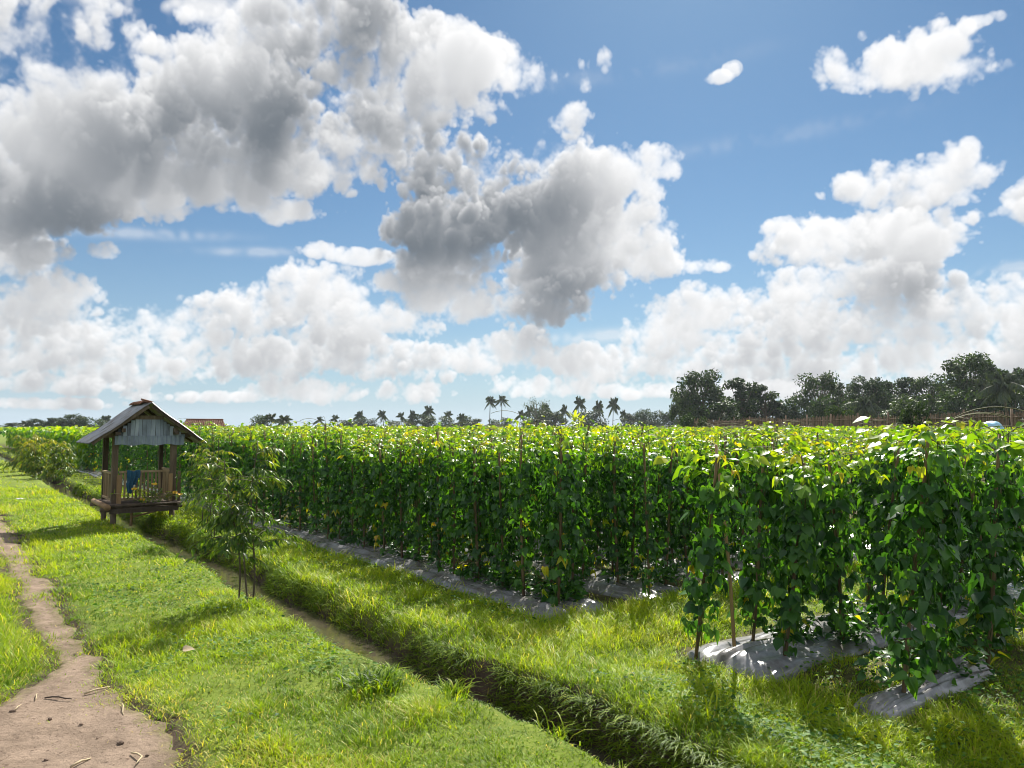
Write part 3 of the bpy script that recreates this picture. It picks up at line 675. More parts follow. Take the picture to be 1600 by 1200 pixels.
def undergrowth():
    n = 5200; g = Geo()
    ss = np.concatenate([5.6 + 22 * rng.random(n) ** 1.8, 3.28 + .85 * rng.random(3200), 2.3 + .6 * rng.random(800)]); tt = np.concatenate([4.68 + .6 * rng.random(n) + 1.2 * (rng.random(n) < .25), 4.72 + 5 * rng.random(3200) ** 1.5, 4.7 + 2.9 * rng.random(800)])
    keep = fbm(ss * 2.2, tt * 2.2) > .47; ss, tt = ss[keep], tt[keep]; n = len(ss); X, Y = W2(ss, tt); az = rng.random(n) * 6.283
    g.leaves(BEAN, np.stack([X, Y, height(ss, tt) + .08 + .16 * rng.random(n)], 1), np.stack([np.cos(az), np.sin(az), .3 * rng.standard_normal(n)], 1), np.stack([.5 * rng.standard_normal(n), .5 * rng.standard_normal(n), np.ones(n)], 1), .035 + .06 * rng.random(n), np.where(rng.random(n) < .04, .9, .2 + .3 * rng.random(n)))
    tag(g.build('undergrowth', M_BEAN, None, True), 'low leafy growth creeping over the plastic covered beds', kind='stuff')
undergrowth()
# bare cane on the corner vine
q = Geo(); q.tube([(0, 0, 0), (-.02, .01, .5), (-.06, .02, 1.0), (-.11, .02, 1.5)], [.014, .0135, .013, .012], 8, .6)
x, y = W2(3.70, 4.80)
tag(q.build('cane', M_PALE, None, True, (x, y, .12)), 'bare pale bamboo cane leaning against the corner vine of the small plot', 'cane')
# long tendrils arching above the crop by the fence
for k, (s, t, a, L, lab) in enumerate(((3.9, 7.6, .3, .75, 'thin bean tendril arching high over the small plot'), (4.0, 8.6, 2.6, .6, 'shorter bean tendril rising beside the arching one'))):
    q = Geo(); u = np.linspace(0, 1, 14); pts = np.stack([L * u * math.cos(a), L * u * math.sin(a) * .4, .28 * np.sin(u * 2.6)], 1); q.tube(pts, .0035, 5, .8, False)
    x, y = W2(s, t); o = q.build('tendril', M_STEM, None, True, (x, y, 1.52))
    lf = Geo(); n = 5; lf.leaves(BEAN, pts[[3, 6, 9, 11, 13]], rng.standard_normal((n, 3)) + np.array((0, 0, .3)), rng.standard_normal((n, 3)) * .4 + np.array((0, 0, 1.)), .05, .7 + .1 * rng.random(n)); lf.build('foliage', M_BEAN, o, True)
    tag(o, lab, 'tendril')

# ================================================================== SAPLINGS
def sapling(seed, h, spread, n_br, n_lf, stems, leafsize=.085, zlow=.42, tb=0):
    r = np.random.default_rng(seed); root = empty('sapling', (0, 0, 0)); lf = Geo(); br = Geo()
    for k, (ox, oy, tx, ty, hh) in enumerate(stems):
        q = np.linspace(0, 1, 12)[:, None]
        P = np.array((ox, oy, -.05)) * (1 - q) + np.array((tx, ty, hh)) * q + np.array((.04, .02, 0)) * np.sin(q * 5 + k)
        g = Geo(); g.tube(P, np.linspace(.0105, .004, 12), 7, .4); g.build('trunk', M_BARK, root, True)
        for b in range(n_br):
            u = zlow + (1 - zlow) * r.random() ** .9; i = min(10, int(u * 11)); p0 = P[i] + (P[i + 1] - P[i]) * (u * 11 - i)
            a = r.random() * 6.283; L = spread * (.45 + .6 * r.random()) * (1.1 - .55 * (u - zlow) / (1 - zlow)); w = np.linspace(0, 1, 7)[:, None]
            rise = .25 + .5 * r.random()
            B = p0 + np.array((math.cos(a), math.sin(a), 0)) * L * w + np.array((0, 0, 1)) * (L * rise * w - L * .55 * w * w)
            br.tube(B, np.linspace(.0045, .0015, 7), 4, .6, False)
            m = int(n_lf * (.6 + .8 * r.random())); uu = .15 + .85 * r.random(m); ii = np.minimum(5, (uu * 6).astype(int)); fr = (uu * 6 - ii)[:, None]
            O = B[ii] * (1 - fr) + B[ii + 1] * fr; az = a + r.standard_normal(m) * 1.1
            D = np.stack([np.cos(az), np.sin(az), -.25 - .8 * r.random(m)], 1)
            lf.leaves(LANCE, O, D, np.array((0, 0, 1.)) + .5 * r.standard_normal((m, 3)), leafsize * (.7 + .7 * r.random(m)), np.clip(.42 + .2 * r.standard_normal(m) + .25 * (u > .85) + tb, 0, 1))
    br.build('branch', M_STEM, root, True); lf.build('foliage', M_SAP, root, True)
    return root
def put(o, s, t, label, cat, group=None, rz=None, sc=1, dz=0):
    x, y = W2(s, t); o.location = (x, y, float(height(s, t)) + dz); o.scale = (sc,) * 3
    if rz is not None: o.rotation_euler.z = rz
    return tag(o, label, cat, group)
GP = 'young trees planted along the ditch'
s1 = sapling(5, 1.75, .52, 29, 22, [(-.06, 0, -.20, .05, 1.42), (.03, .03, .14, -.05, 1.56), (.0, -.03, .0, .2, 1.25)], .080, .34, -.08)
put(s1, 7.82, 2.47, 'slender three stemmed sapling on the grass between path and ditch', 'sapling', GP)
s2 = sapling(6, 1.6, .56, 28, 20, [(0, 0, -.12, .02, 1.65), (.05, .02, .22, .1, 1.5)], .085, .2, .08)
put(s2, 14.2, 3.72, 'bushy sapling standing right against the wooden hut on the crop side', 'sapling', GP, None, .84)
s2b = copy_tree(s2); s2b.name = 'sapling'; put(s2b, 12.3, 3.42, 'sapling between the slender one and the hut, branches touching the bean rows', 'sapling', GP, 2.1, .92)
s3 = sapling(8, 1.5, .75, 30, 16, [(0, 0, -.2, 0, 1.5), (.1, 0, .25, .1, 1.45), (0, .1, .05, .3, 1.3)], .15, .08, .2)
put(s3, 31.0, 3.2, 'broad leafy shrub on the ditch bank beyond the hut, nearest of three', 'shrub', GP, None, 1.0)
for s, t, rz, sc, lab in ((33.5, 2.9, 1.3, 1.02, 'middle one of three leafy shrubs on the ditch bank beyond the hut'), (36.5, 2.75, 3.9, 1.08, 'leafy shrub at the far end of the ditch bank beyond the hut')):
    o = copy_tree(s3); o.name = 'sapling'; put(o, s, t, lab, 'shrub', GP, rz, sc)
s4 = sapling(9, .9, .28, 10, 14, [(0, 0, .05, 0, .85)], .10, .3); put(s4, 24.4, 2.72, 'small thin sapling in the bright grass in front of the leafy shrubs', 'sapling', GP)

# ================================================================== HUT
hs, ht = 15.35, 2.50
x, y = W2(hs, ht); HUT = empty('hut', (x, y, 0), ANG_V)
tag(HUT, 'small raised wooden hut with tin gable roof standing across the ditch', 'hut')
W_, D_ = .98, 1.0
FZ = .30
def part(name, mat, parent=HUT, smooth=False):
    g = Geo(); return g, (lambda: g.build(name, mat, parent, smooth))
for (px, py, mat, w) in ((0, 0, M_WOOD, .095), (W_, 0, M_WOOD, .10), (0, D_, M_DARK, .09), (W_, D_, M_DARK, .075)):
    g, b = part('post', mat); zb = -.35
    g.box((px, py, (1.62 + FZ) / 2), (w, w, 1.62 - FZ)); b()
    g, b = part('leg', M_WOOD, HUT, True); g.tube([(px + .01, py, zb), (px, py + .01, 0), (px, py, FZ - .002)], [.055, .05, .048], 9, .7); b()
g, b = part('platform_beam', M_WOOD, HUT, True)
g.tube([(-.24, -.16, FZ), (W_ + .14, -.15, FZ + .01)], [.04, .037], 10, .45); g.tube([(-.22, D_ + .1, FZ), (W_ + .12, D_ + .1, FZ)], .038, 10); b()
g, b = part('side_log', M_PALE, HUT, True); g.tube([(-.15, -.36, FZ + .055), (-.15, D_ + .2, FZ + .06)], [.052, .045], 12, .2); b()
g, b = part('side_log', M_WOOD, HUT, True); g.tube([(W_ + .07, -.26, FZ + .055), (W_ + .07, D_ + .2, FZ + .06)], .036, 10, .6); b()
g, b = part('deck', M_WOOD, HUT, True)
for i in range(17):
    yy = -.22 + i * .085 + random.uniform(-.006, .006)
    g.tube([(-.18, yy, FZ + .066 + random.uniform(-.004, .004)), (W_ + .1, yy + random.uniform(-.01, .01), FZ + .066)], .030, 7, random.random())
b()
g, b = part('front_board', M_DARK); g.box((W_ / 2 - .02, -.235, FZ - .03), (W_ + .16, .025, .075), None, .4); b()
def railing(p0, p1, n, top, low, seed):
    r = random.Random(seed); root_g, rb = part('railing', M_RAIL)
    p0 = np.array(p0); p1 = np.array(p1); dirv = (p1 - p0) / np.linalg.norm(p1 - p0); ang = math.atan2(dirv[1], dirv[0])
    L = np.linalg.norm(p1 - p0); c = (p0 + p1) / 2; rot = Matrix.Rotation(ang, 4, 'Z')
    root_g.box((*c, top), (L, .05, .035), rot, .75); o = rb(); lg_ = Geo(); lg_.box((*c, low), (L, .035, .04), rot, .5); lg_.build('lower_rail', M_RAIL, o)
    for i in range(n):
        q = p0 + dirv * L * (i + .5) / n
        bg = Geo(); hgt = top - low - .005 + r.uniform(-.02, .01)
        w = r.uniform(.024, .040)
        bg.box((q[0], q[1], low + .01 + hgt / 2), (w, .018, hgt), rot @ Matrix.Rotation(r.uniform(-.05, .05), 4, 'Y'), r.random()); bg.build('baluster', M_RAIL, o)
railing((.07, -.03), (W_ - .07, -.03), 13, .95, .46, 1)
railing((-.03, .06), (-.03, D_ - .06), 9, .93, .46, 2)
railing((W_ + .03, .06), (W_ + .03, D_ - .06), 9, .95, .46, 3)
for px, w in ((.065, .075), (W_ - .055, .07)):
    g, b = part('newel_board', M_PALE); g.box((px, -.075, FZ + .34), (w, .03, .52), None, .25); b()
g, b = part('newel_board', M_WOOD); g.box((W_ + .10, -.05, FZ + .36), (.045, .03, .55), None, .6); b()
# roof
RX0, RX1, RXM = -.46, 1.50, .52; RZ0, RZM = 1.47, 2.20; RY0, RY1 = -.30, 1.28
def roof_sheet(xe, ze, xr, zr, seed):
    g, b = part('roof_sheet', M_TIN, HUT, True)
    nx, ny = 6, 110
    V = []; 
    dx, dz = xr - xe, zr - ze; Ls = math.hypot(dx, dz); nxn = (-dz / Ls * (1 if dx > 0 else -1), abs(dx) / Ls)
    for lay in (0, 1):
        for i in range(nx + 1):
            u = i / nx
            for j in range(ny + 1):
                yv = RY0 + (RY1 - RY0) * j / ny; c = .011 * math.sin(j / ny * 22 * 2 * math.pi) + .008 * math.sin(u * 9 + seed) - (.006 if lay else 0)
                V.append((xe + dx * u + nxn[0] * c, yv + .012 * math.sin(u * 7 + seed), ze + dz * u + nxn[1] * c - .01 * math.sin(u * math.pi)))
    idx = np.arange(2 * (nx + 1) * (ny + 1)).reshape(2, nx + 1, ny + 1)
    q = np.stack([idx[:, :-1, :-1], idx[:, 1:, :-1], idx[:, 1:, 1:], idx[:, :-1, 1:]], -1).reshape(-1, 4)
    g.add(V, [q], .5); return b()
roof_sheet(RX0, RZ0, RXM - .01, RZM, 1); roof_sheet(RX1, RZ0 + .0, RXM + .01, RZM, 4)
def slope_bar(x0, z0, x1, z1, yv, th, name, mat, dep=.035):
    g, b = part(name, mat); L = math.hypot(x1 - x0, z1 - z0); a = math.atan2(z1 - z0, x1 - x0)
    g.box(((x0 + x1) / 2, yv, (z0 + z1) / 2), (L, dep, th), Matrix.Rotation(-a, 4, 'Y'), random.random()); return b()
for yv in (RY0 + .05, .5, RY1 - .05):
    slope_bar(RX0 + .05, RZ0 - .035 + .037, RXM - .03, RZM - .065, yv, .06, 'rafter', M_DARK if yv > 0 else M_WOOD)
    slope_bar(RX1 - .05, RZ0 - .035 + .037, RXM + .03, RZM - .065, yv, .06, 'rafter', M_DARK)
for px in (0, W_):
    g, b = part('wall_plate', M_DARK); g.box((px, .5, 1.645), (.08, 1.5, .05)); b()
for yv in (-.02, D_):
    g, b = part('tie_beam', M_WOOD); g.box((RXM, yv, 1.605), (1.5, .05, .075)); b()
g, b = part('collar_beam', M_WOOD); g.box((RXM, -.085, 1.93), (.52, .04, .075), None, .6); b()
# gable cladding: upright grey boards above, a lapped row below
g, b = part('gable_cladding', M_TINP)
xx = .02
while xx < 1.10:
    w = random.uniform(.055, .085); xc = xx + w / 2
    ztop = min(1.895, RZM - .13 - abs(xc - RXM) * (RZM - RZ0) / (RXM - RX0)); zb = 1.56 + random.uniform(-.008, .008)
    if ztop > zb + .03: g.box((xc, -.105 + random.uniform(-.006, .006), (ztop + zb) / 2), (w * .93, .014, ztop - zb), Matrix.Rotation(random.uniform(-.03, .03), 4, 'Y'), random.random())
    xx += w
b()
g, b = part('rear_gable', M_DARK); g.add([(RX0 + .22, D_ + .06, RZ0 + .13), (RX1 - .22, D_ + .06, RZ0 + .13), (RXM, D_ + .06, RZM - .1)], [[(0, 1, 2)]]); o = b(); o.modifiers.new('thick', 'SOLIDIFY').thickness = .02
g, b = part('gable_skirt', M_TINP); nx = 90; V = []
for j in range(2):
    for i in range(nx + 1):
        xv = -.03 + 1.17 * i / nx; V.append((xv, -.128 + .010 * math.sin(i / nx * 15 * 2 * math.pi), 1.435 + .165 * j + (.012 * math.sin(i * .21) if j == 0 else 0)))
g.add(V, [[(i, i + 1, nx + 2 + i, nx + 1 + i) for i in range(nx)]], .5); o = b(); o.modifiers.new('thick', 'SOLIDIFY').thickness = .004
for px in (.10, .97):
    g, b = part('bracket', M_WOOD); g.box((px, -.15, 1.70), (.06, .10, .07)); b()
g, b = part('ridge_tile', M_TILE, HUT, True)
for i in range(6):
    yv = RY0 + .28 + i * .235
    if i == 0: continue
    for k in range(1):
        a = np.linspace(0, math.pi, 7); V = []
        for e, rr in ((0, .085), (.25, .07)):
            for q in a: V.append((RXM + rr * math.cos(q) * 1.1, yv - .12 + e, RZM - .02 + rr * .72 * math.sin(q)))
        g.add(V, [[(j, j + 1, 8 + j, 7 + j) for j in range(6)]], random.random())
b().modifiers.new('thick', 'SOLIDIFY').thickness = .014
g, b = part('ridge_tile', M_TILE); g.box((RXM - .03, RY0 + .22, RZM + .035), (.16, .3, .035), Matrix.Rotation(.25, 4, 'Y') @ Matrix.Rotation(.1, 4, 'X'), .3); b()
g, b = part('brace', M_PALE, HUT, True); g.tube([(.30, -.02, .13), (.80, .12, .22)], .018, 7, .7); g.tube([(.28, -.05, -.02), (.30, .0, .34)], .025, 7, .3); b()
def hut_pt(px, py, pz):
    v = HUT.matrix_basis @ Vector((px, py, pz)); return v
bpy.context.view_layer.update()
HM = Matrix.Translation(HUT.location) @ Matrix.Rotation(ANG_V, 4, 'Z')
def at_hut(o, p): o.location = HM @ Vector(p); o.rotation_euler.z = ANG_V; return o
# blue cloth over the front rail
g = Geo(); nu, nv = 26, 30; V = []
for i in range(nu + 1):
    u = i / nu
    for j in range(nv + 1):
        v = j / nv; drop = (v - .18)
        w = .27 * (1 - .55 * max(0, v - .5) * 2 * .7); xo = .40 + (u - .5) * w + .03 * (v > .6) * -1
        fold = .018 * math.sin(u * 17 + 2 * v) * min(1, v * 2 + .2)
        if v < .18: yv, zv = .02 - .06 * (v / .18), .975
        else: yv, zv = -.062 - .01 * math.sin(v * 5), .975 - drop * (.62 - .22 * (u > .45) * min(1, (u - .45) * 5))
        V.append((xo, yv + fold, zv + .012 * math.sin(u * 9)))
g.add(V, [[(i * (nv + 1) + j, i * (nv + 1) + j + 1, (i + 1) * (nv + 1) + j + 1, (i + 1) * (nv + 1) + j) for i in range(nu) for j in range(nv)]])
o = g.build('cloth', M_BLUE, None, True); o.modifiers.new('thick', 'SOLIDIFY').thickness = .004
at_hut(o, (-.02, -.02, .19)); o.scale = (.8, 1, .8); tag(o, 'crumpled blue cloth hung over the front railing of the hut', 'cloth')
# cut flowering stems on the ledge
root = empty('flowering_stem', (0, 0, 0)); at_hut(root, (.55, -.16, FZ + .10)); tag(root, 'bundle of cut leafy stems with yellow flowers lying on the hut ledge', 'plant bundle')
sg = Geo(); lg = Geo(); fg = Geo(); r = np.random.default_rng(31)
for k in range(15):
    a = r.uniform(-.6, 3.7); L = r.uniform(.25, .55); q = np.linspace(0, 1, 8)[:, None]
    P = np.array((r.uniform(-.15, .3), r.uniform(-.03, .05), 0)) + q * np.array((math.cos(a) * L, -.05 * L, .14 + abs(math.sin(a)) * L * .75)) + np.array((0, 0, -.14)) * q * q
    sg.tube(P, .004, 5, .5, False); m = 16; ii = r.integers(1, 8, m)
    lg.leaves(LANCE, P[ii], r.standard_normal((m, 3)) * np.array((1, .6, .6)), r.standard_normal((m, 3)) * .5 + np.array((0, -.5, 1.)), .085, np.clip(.62 + .25 * r.standard_normal(m), 0, 1))
    if k % 3 == 0:
        m = 12; az = r.random(m) * 6.283; fg = Geo(); fg.leaves(OVAL, np.repeat(P[-1:], m, 0), np.stack([np.cos(az), np.sin(az) * .6, .3 + r.random(m)], 1), np.stack([np.zeros(m), -np.ones(m), np.ones(m)], 1), .058, r.random(m)); fg.build('flower', M_PETAL, root, True)
sg.build('stem', M_STRAW, root, True); lg.build('foliage', M_SAP, root, True)

# ================================================================== TUFTS, STICKS AND OTHER SMALL THINGS ON THE GROUND
def tuft(seed, n, h, w, tb=.0, base=.02):
    r = np.random.default_rng(seed); az = r.random(n) * 6.283; ln = .15 + .8 * r.random(n); hh = h * (.5 + .6 * r.random(n))
    g = Geo(); tv = np.array([(-.5, 0), (.5, 0), (-.5, .3), (.5, .3), (-.38, .65), (.38, .65), (0, 1)])
    bx_ = base * r.standard_normal((n, 2))
    for i in range(n):
        c, s_ = math.cos(az[i]), math.sin(az[i]); P = []
        for a, b in tv:
            out = hh[i] * ln[i] * (b * .55 + b * b * .55); up = hh[i] * (b - .42 * b * b * (1 + ln[i] * .6))
            P.append((bx_[i, 0] + c * (out + .015) - s_ * a * w, bx_[i, 1] + s_ * (out + .015) + c * a * w, up - .02))
        g.add(P, [[(0, 1, 3, 2), (2, 3, 5, 4)], [(4, 5, 6)]], float(np.clip(.38 + .25 * r.standard_normal() + tb, 0, .85)))
    return g.build('grass_tuft', M_GRASS, None, True)
GT = 'tall grass tufts along the ditch'
for i, (s, t, n, h, w, lab) in enumerate(((4.75, 2.36, 330, .26, .010, 'dense tuft of broad bladed grass on the near ditch bank'), (4.35, 2.72, 120, .22, .007, 'arching grass tuft at the ditch edge beside the dense tuft'),
        (4.0, 2.62, 70, .18, .006, 'third grass tuft along the ditch edge, sparse and pale'), (3.45, 2.85, 40, .22, .007, 'upright grass tuft on the lip of the ditch opposite the small plot'), (2.95, 3.62, 16, .34, .010, 'few tall thin grass blades on the far ditch bank'), (3.1, 3.95, 12, .26, .009, 'thin grass tuft in front of the crumpled bed end'),
        (7.75, 2.55, 30, .16, .010, 'low grass tuft around the foot of the slender sapling'), (14.4, 1.5, 50, .20, .014, 'dark leafy tuft in the shade beside the hut'))):
    o = tuft(50 + i, n, h, w, -.15 if i in (0, 7) else 0, .085 if i == 0 else .05); put(o, s, t, lab, 'grass tuft', GT)
def stick(px, py, dx, dy, rad, mat, lab, mid=(0, 0), name='twig'):
    g = Geo(); a = np.array((0, 0, .012)); b = np.array((dx, dy, .014)); c = (a + b) / 2 + np.array((mid[0], mid[1], .006))
    rad *= .6; g.tube([a, (a + c) / 2 + .003, c, (b + c) / 2 - .002, b], [rad, rad * 1.05, rad, rad * .9, rad * .6], 6, .5)
    x, y, _ = px, py, 0; s, t = ST(x, y); o = g.build(name, mat, None, True, (x, y, float(height(s, t)) + .014)); return tag(o, lab, 'twig', 'dry twigs on the path')
def gp(px, py):
    x = (px - 800) / CAM_F; y = -(py - 600) / CAM_F; k = -CAM_H / (math.sin(CAM_P) + y * math.cos(CAM_P)); return x * k, (math.cos(CAM_P) - y * math.sin(CAM_P)) * k
for (p0, p1, rad, mat, lab, mid) in (((132, 1081), (172, 1070), .010, M_STRAW, 'pale dry stalk lying where the path narrows', (0, 0)), ((70, 1088), (112, 1090), .008, M_DARK, 'dark twig lying across the path', (0, .01)),
        ((205, 1177), (212, 1196), .008, M_STRAW, 'bent pale straw on the bare earth', (.04, .01)), ((110, 1197), (142, 1184), .010, M_STRAW, 'split pale stalk near the bottom of the path', (0, .01)), ((191, 1098), (193, 1116), .006, M_STRAW, 'short thin straw at the edge of the bare earth', (0, 0)), ((22, 1110), (33, 1101), .005, M_STRAW, 'tiny straw beside a brown clod on the path', (0, 0)),
        ((55, 1092), (58, 1082), .005, M_STRAW, 'short upright straw by the rank grass', (0, 0))):
    a, b = gp(*p0), gp(*p1); stick(a[0], a[1], b[0] - a[0], b[1] - a[1], rad, mat, lab, mid)
for i, (px, py, r_) in enumerate(((20, 1110, .028), (78, 1119, .022), (128, 1129, .018), (188, 1162, .03), (73, 1181, .022), (152, 1150, .014), (230, 1178, .016))):
    r_ *= .5; r = np.random.default_rng(90 + i); g = Geo(); U, Vv = 8, 6; P = []
    for a in range(Vv + 1):
        for b in range(U):
            th = math.pi * a / Vv; ph = 2 * math.pi * b / U; q = r_ * (1 + .25 * r.standard_normal() * (0 < a < Vv)); P.append((q * math.sin(th) * math.cos(ph) * 1.2, q * math.sin(th) * math.sin(ph), q * .65 * math.cos(th)))
    g.add(P, [[(a * U + b, (a + 1) * U + b, (a + 1) * U + (b + 1) % U, a * U + (b + 1) % U) for a in range(Vv) for b in range(U)]], r.random())
    x, y = gp(px, py); s, t = ST(x, y); o = g.build('clod', M_STONE, None, True, (x, y, float(height(s, t)) + .022))
    tag(o, 'brown clod of earth at the edge of the rank grass' if i == 0 else 'largest clod of earth on the bare ground' if i == 3 else 'small dark clod of earth on the bare path', 'clod', 'clods on the path')
g = Geo(); g.leaves(BEAN, [(0, 0, 0)], [(1, .3, .25)], [(0, -.6, 1)], .085, .3); x, y = gp(285, 1032); s, t = ST(x, y)
tag(g.build('dead_leaf', M_STRAW, None, True, (x, y, float(height(s, t)) + .09)), 'curled brown dead leaf lying on the grass', 'leaf')
g = Geo(); n = 5; V = [(a * .03, b * .025, .015 * math.sin(a * 2 + b)) for a in range(n) for b in range(n)]
g.add(V, [[(a * n + b, (a + 1) * n + b, (a + 1) * n + b + 1, a * n + b + 1) for a in range(n - 1) for b in range(n - 1)]]); x, y = gp(24, 787); s, t = ST(x, y)
o = g.build('paper_scrap', M_WHITE, None, True, (x, y, float(height(s, t)) + .09)); o.modifiers.new('thick', 'SOLIDIFY').thickness = .003; tag(o, 'white scrap of paper in the grass beside the path', 'litter')

# ================================================================== FENCE, TARPAULIN, FAR HOUSE
A, B = np.array((25.6, 24.0)), np.array((18.6, 78.0)); L = float(np.linalg.norm(B - A)); fa = math.atan2(*(B - A)[::-1])
FN = empty('fence', (A[0], A[1], 0), fa); tag(FN, 'long brown bamboo paling fence between the crop and the trees', 'fence')
g = Geo(); r = np.random.default_rng(71); xx = 0
while xx < L:
    h = 2.46 + .06 * r.standard_normal() + .08 * math.sin(xx * .5); w = r.uniform(.05, .085); g.box((xx, .02 * r.standard_normal(), h / 2), (w, .03, h), Matrix.Rotation(.02 * r.standard_normal(), 4, 'Y'), r.random(), .8); xx += w * r.uniform(1.0, 1.35)
M_FEN = solid_mat('fence_bamboo', [(.2, (.11, .075, .05)), (.8, (.30, .215, .15))], 5, .85, .2)
g.build('palings', M_FEN, FN)
for z in (.8, 2.25):
    g = Geo(); g.tube([(q, .06, z + .03 * math.sin(q)) for q in np.linspace(0, L, 60)], .03, 6); g.build('rail', M_FEN, FN, True)
for k in range(18):
    g = Geo(); g.tube([(k * L / 17, .09, -.2), (k * L / 17, .09, 2.68)], [.06, .05], 7, r.random()); g.build('post', M_FEN, FN, True)
tx, ty, tz = at(1547, 660, 30.0)
g = Geo(); nu = 28; V = []
for i in range(nu + 1):
    for j in range(nu + 1):
        u, v = i / nu * 2 - 1, j / nu * 2 - 1; rr = min(1, (abs(u) ** 3 + abs(v) ** 3) ** (1 / 3)); z = (tz + .02) * (1 - rr ** 4) * (1 - .05 * u * u) + .05 * math.sin(u * 9 + v * 4) * (1 - rr) ; V.append((u * .72 * (1 + .1 * rr), v * .6, max(0, z)))
g.add(V, [[(i * (nu + 1) + j, (i + 1) * (nu + 1) + j, (i + 1) * (nu + 1) + j + 1, i * (nu + 1) + j + 1) for i in range(nu) for j in range(nu)]])
tag(g.build('tarpaulin', M_TARP, None, True, (tx, ty, 0)), 'pale blue tarpaulin draped over a heap in front of the bamboo fence', 'tarpaulin')
hx, hy, hz = at(320, 664, 62.0)
HS = empty('house', (hx, hy, 0), R(16)); tag(HS, 'small field house with brown clay tile roof beyond the crop', 'house')
g = Geo(); g.box((0, 0, .9), (2.3, 2.0, 1.8)); g.build('wall', M_WOOD, HS)
g = Geo(); g.box((.3, -1.03, .75), (.7, .05, 1.5)); g.build('door', M_DARK, HS)
rh = at(320, 656, 62.0)[2]
for sgn in (-1, 1):
    g = Geo(); nx, ny = 90, 16; V = []
    for i in range(nx + 1):
        for j in range(ny + 1):
            u, v = i / nx * 2 - 1, j / ny; half = 1.36 + .32 * v
            V.append((u * half, sgn * 1.35 * v, rh - .80 * v + .03 * math.sin(i * math.pi / 2.2) - .03 * ((v * ny) % 2) + .02 * math.sin(u * 5)))
    g.add(V, [[(i * (ny + 1) + j, (i + 1) * (ny + 1) + j, (i + 1) * (ny + 1) + j + 1, i * (ny + 1) + j + 1) for i in range(nx) for j in range(ny)]])
    g.build('roof', M_TILE, HS).modifiers.new('thick', 'SOLIDIFY').thickness = .05
g = Geo(); g.tube([(-1.4, 0, rh + .03), (1.4, 0, rh + .02)], .07, 8); g.build('ridge', M_TILE, HS, True)
for sx in (-1, 1):
    g = Geo(); g.add([(sx * 1.13, -.97, 1.8), (sx * 1.13, .97, 1.8), (sx * 1.13, 0, rh - .1)], [[(0, 1, 2)]]); g.build('gable', M_WOOD, HS).modifiers.new('thick', 'SOLIDIFY').thickness = .04

# ================================================================== FAR TREES
def measure(root, part):
    me = [c for c in root.children if c.name.startswith(part)][0].data
    co = np.empty(len(me.vertices) * 3, np.float32); me.vertices.foreach_get('co', co); co = co.reshape(-1, 3)
    root['h'] = float(np.percentile(co[:, 2], 99)); root['w'] = float(np.percentile(np.hypot(co[:, 0], co[:, 1]), 97) * 2 * .92)
    return root
def broadleaf(seed, h, w, leaves=3600, clumps=26, ls=.34, trunk=.35, squash=1.0):
    r = np.random.default_rng(seed); root = empty('tree', (0, 0, 0)); tk = Geo(); cr = Geo()
    tk.tube([(0, 0, -.3), (.1 * r.standard_normal(), .1, h * .2), (.15 * r.standard_normal(), 0, h * .42), (.2 * r.standard_normal(), .1, h * .62), (0, 0, h * .85)], [.03 * h, .024 * h, .019 * h, .012 * h, .005 * h], 9)
    C = []
    for k in range(clumps):
        a = r.random() * 6.283; zz = trunk + (1 - trunk) * r.random() ** .8; ring = math.sqrt(max(0.05, 1 - ((zz - .62) / .46) ** 2)); q = w / 2 * ring * (.35 + .65 * r.random() ** .6)
        c = np.array((q * math.cos(a), q * math.sin(a), h * zz * .97)); C.append((c, w * (.09 + .10 * r.random())))
        st = np.array((0, 0, h * (trunk * .6 + .5 * max(0, zz - trunk)))); tk.tube([st, (st + c) / 2 + np.array((0, 0, -.03 * h)), c], [.010 * h, .007 * h, .003 * h], 5, .5, False)
    n = leaves // clumps
    for c, rad in C:
        d = r.standard_normal((n, 3)); d /= np.linalg.norm(d, axis=1)[:, None]; q = rad * (.35 + .75 * r.random(n) ** .6)
        P = c + d * q[:, None] * np.array((1.15, 1.15, .8))
        cr.leaves(SIMPLE, P, d * .8 + .7 * r.standard_normal((n, 3)), d + np.array((0, 0, .7)) + .5 * r.standard_normal((n, 3)), ls * (.6 + .8 * r.random(n)), np.clip(.38 + .2 * r.random() + .18 * r.standard_normal(n), 0, 1))
    tk.build('trunk', M_BARK, root, True); cr.build('crown', M_TREE, root, True); return measure(root, 'crown')
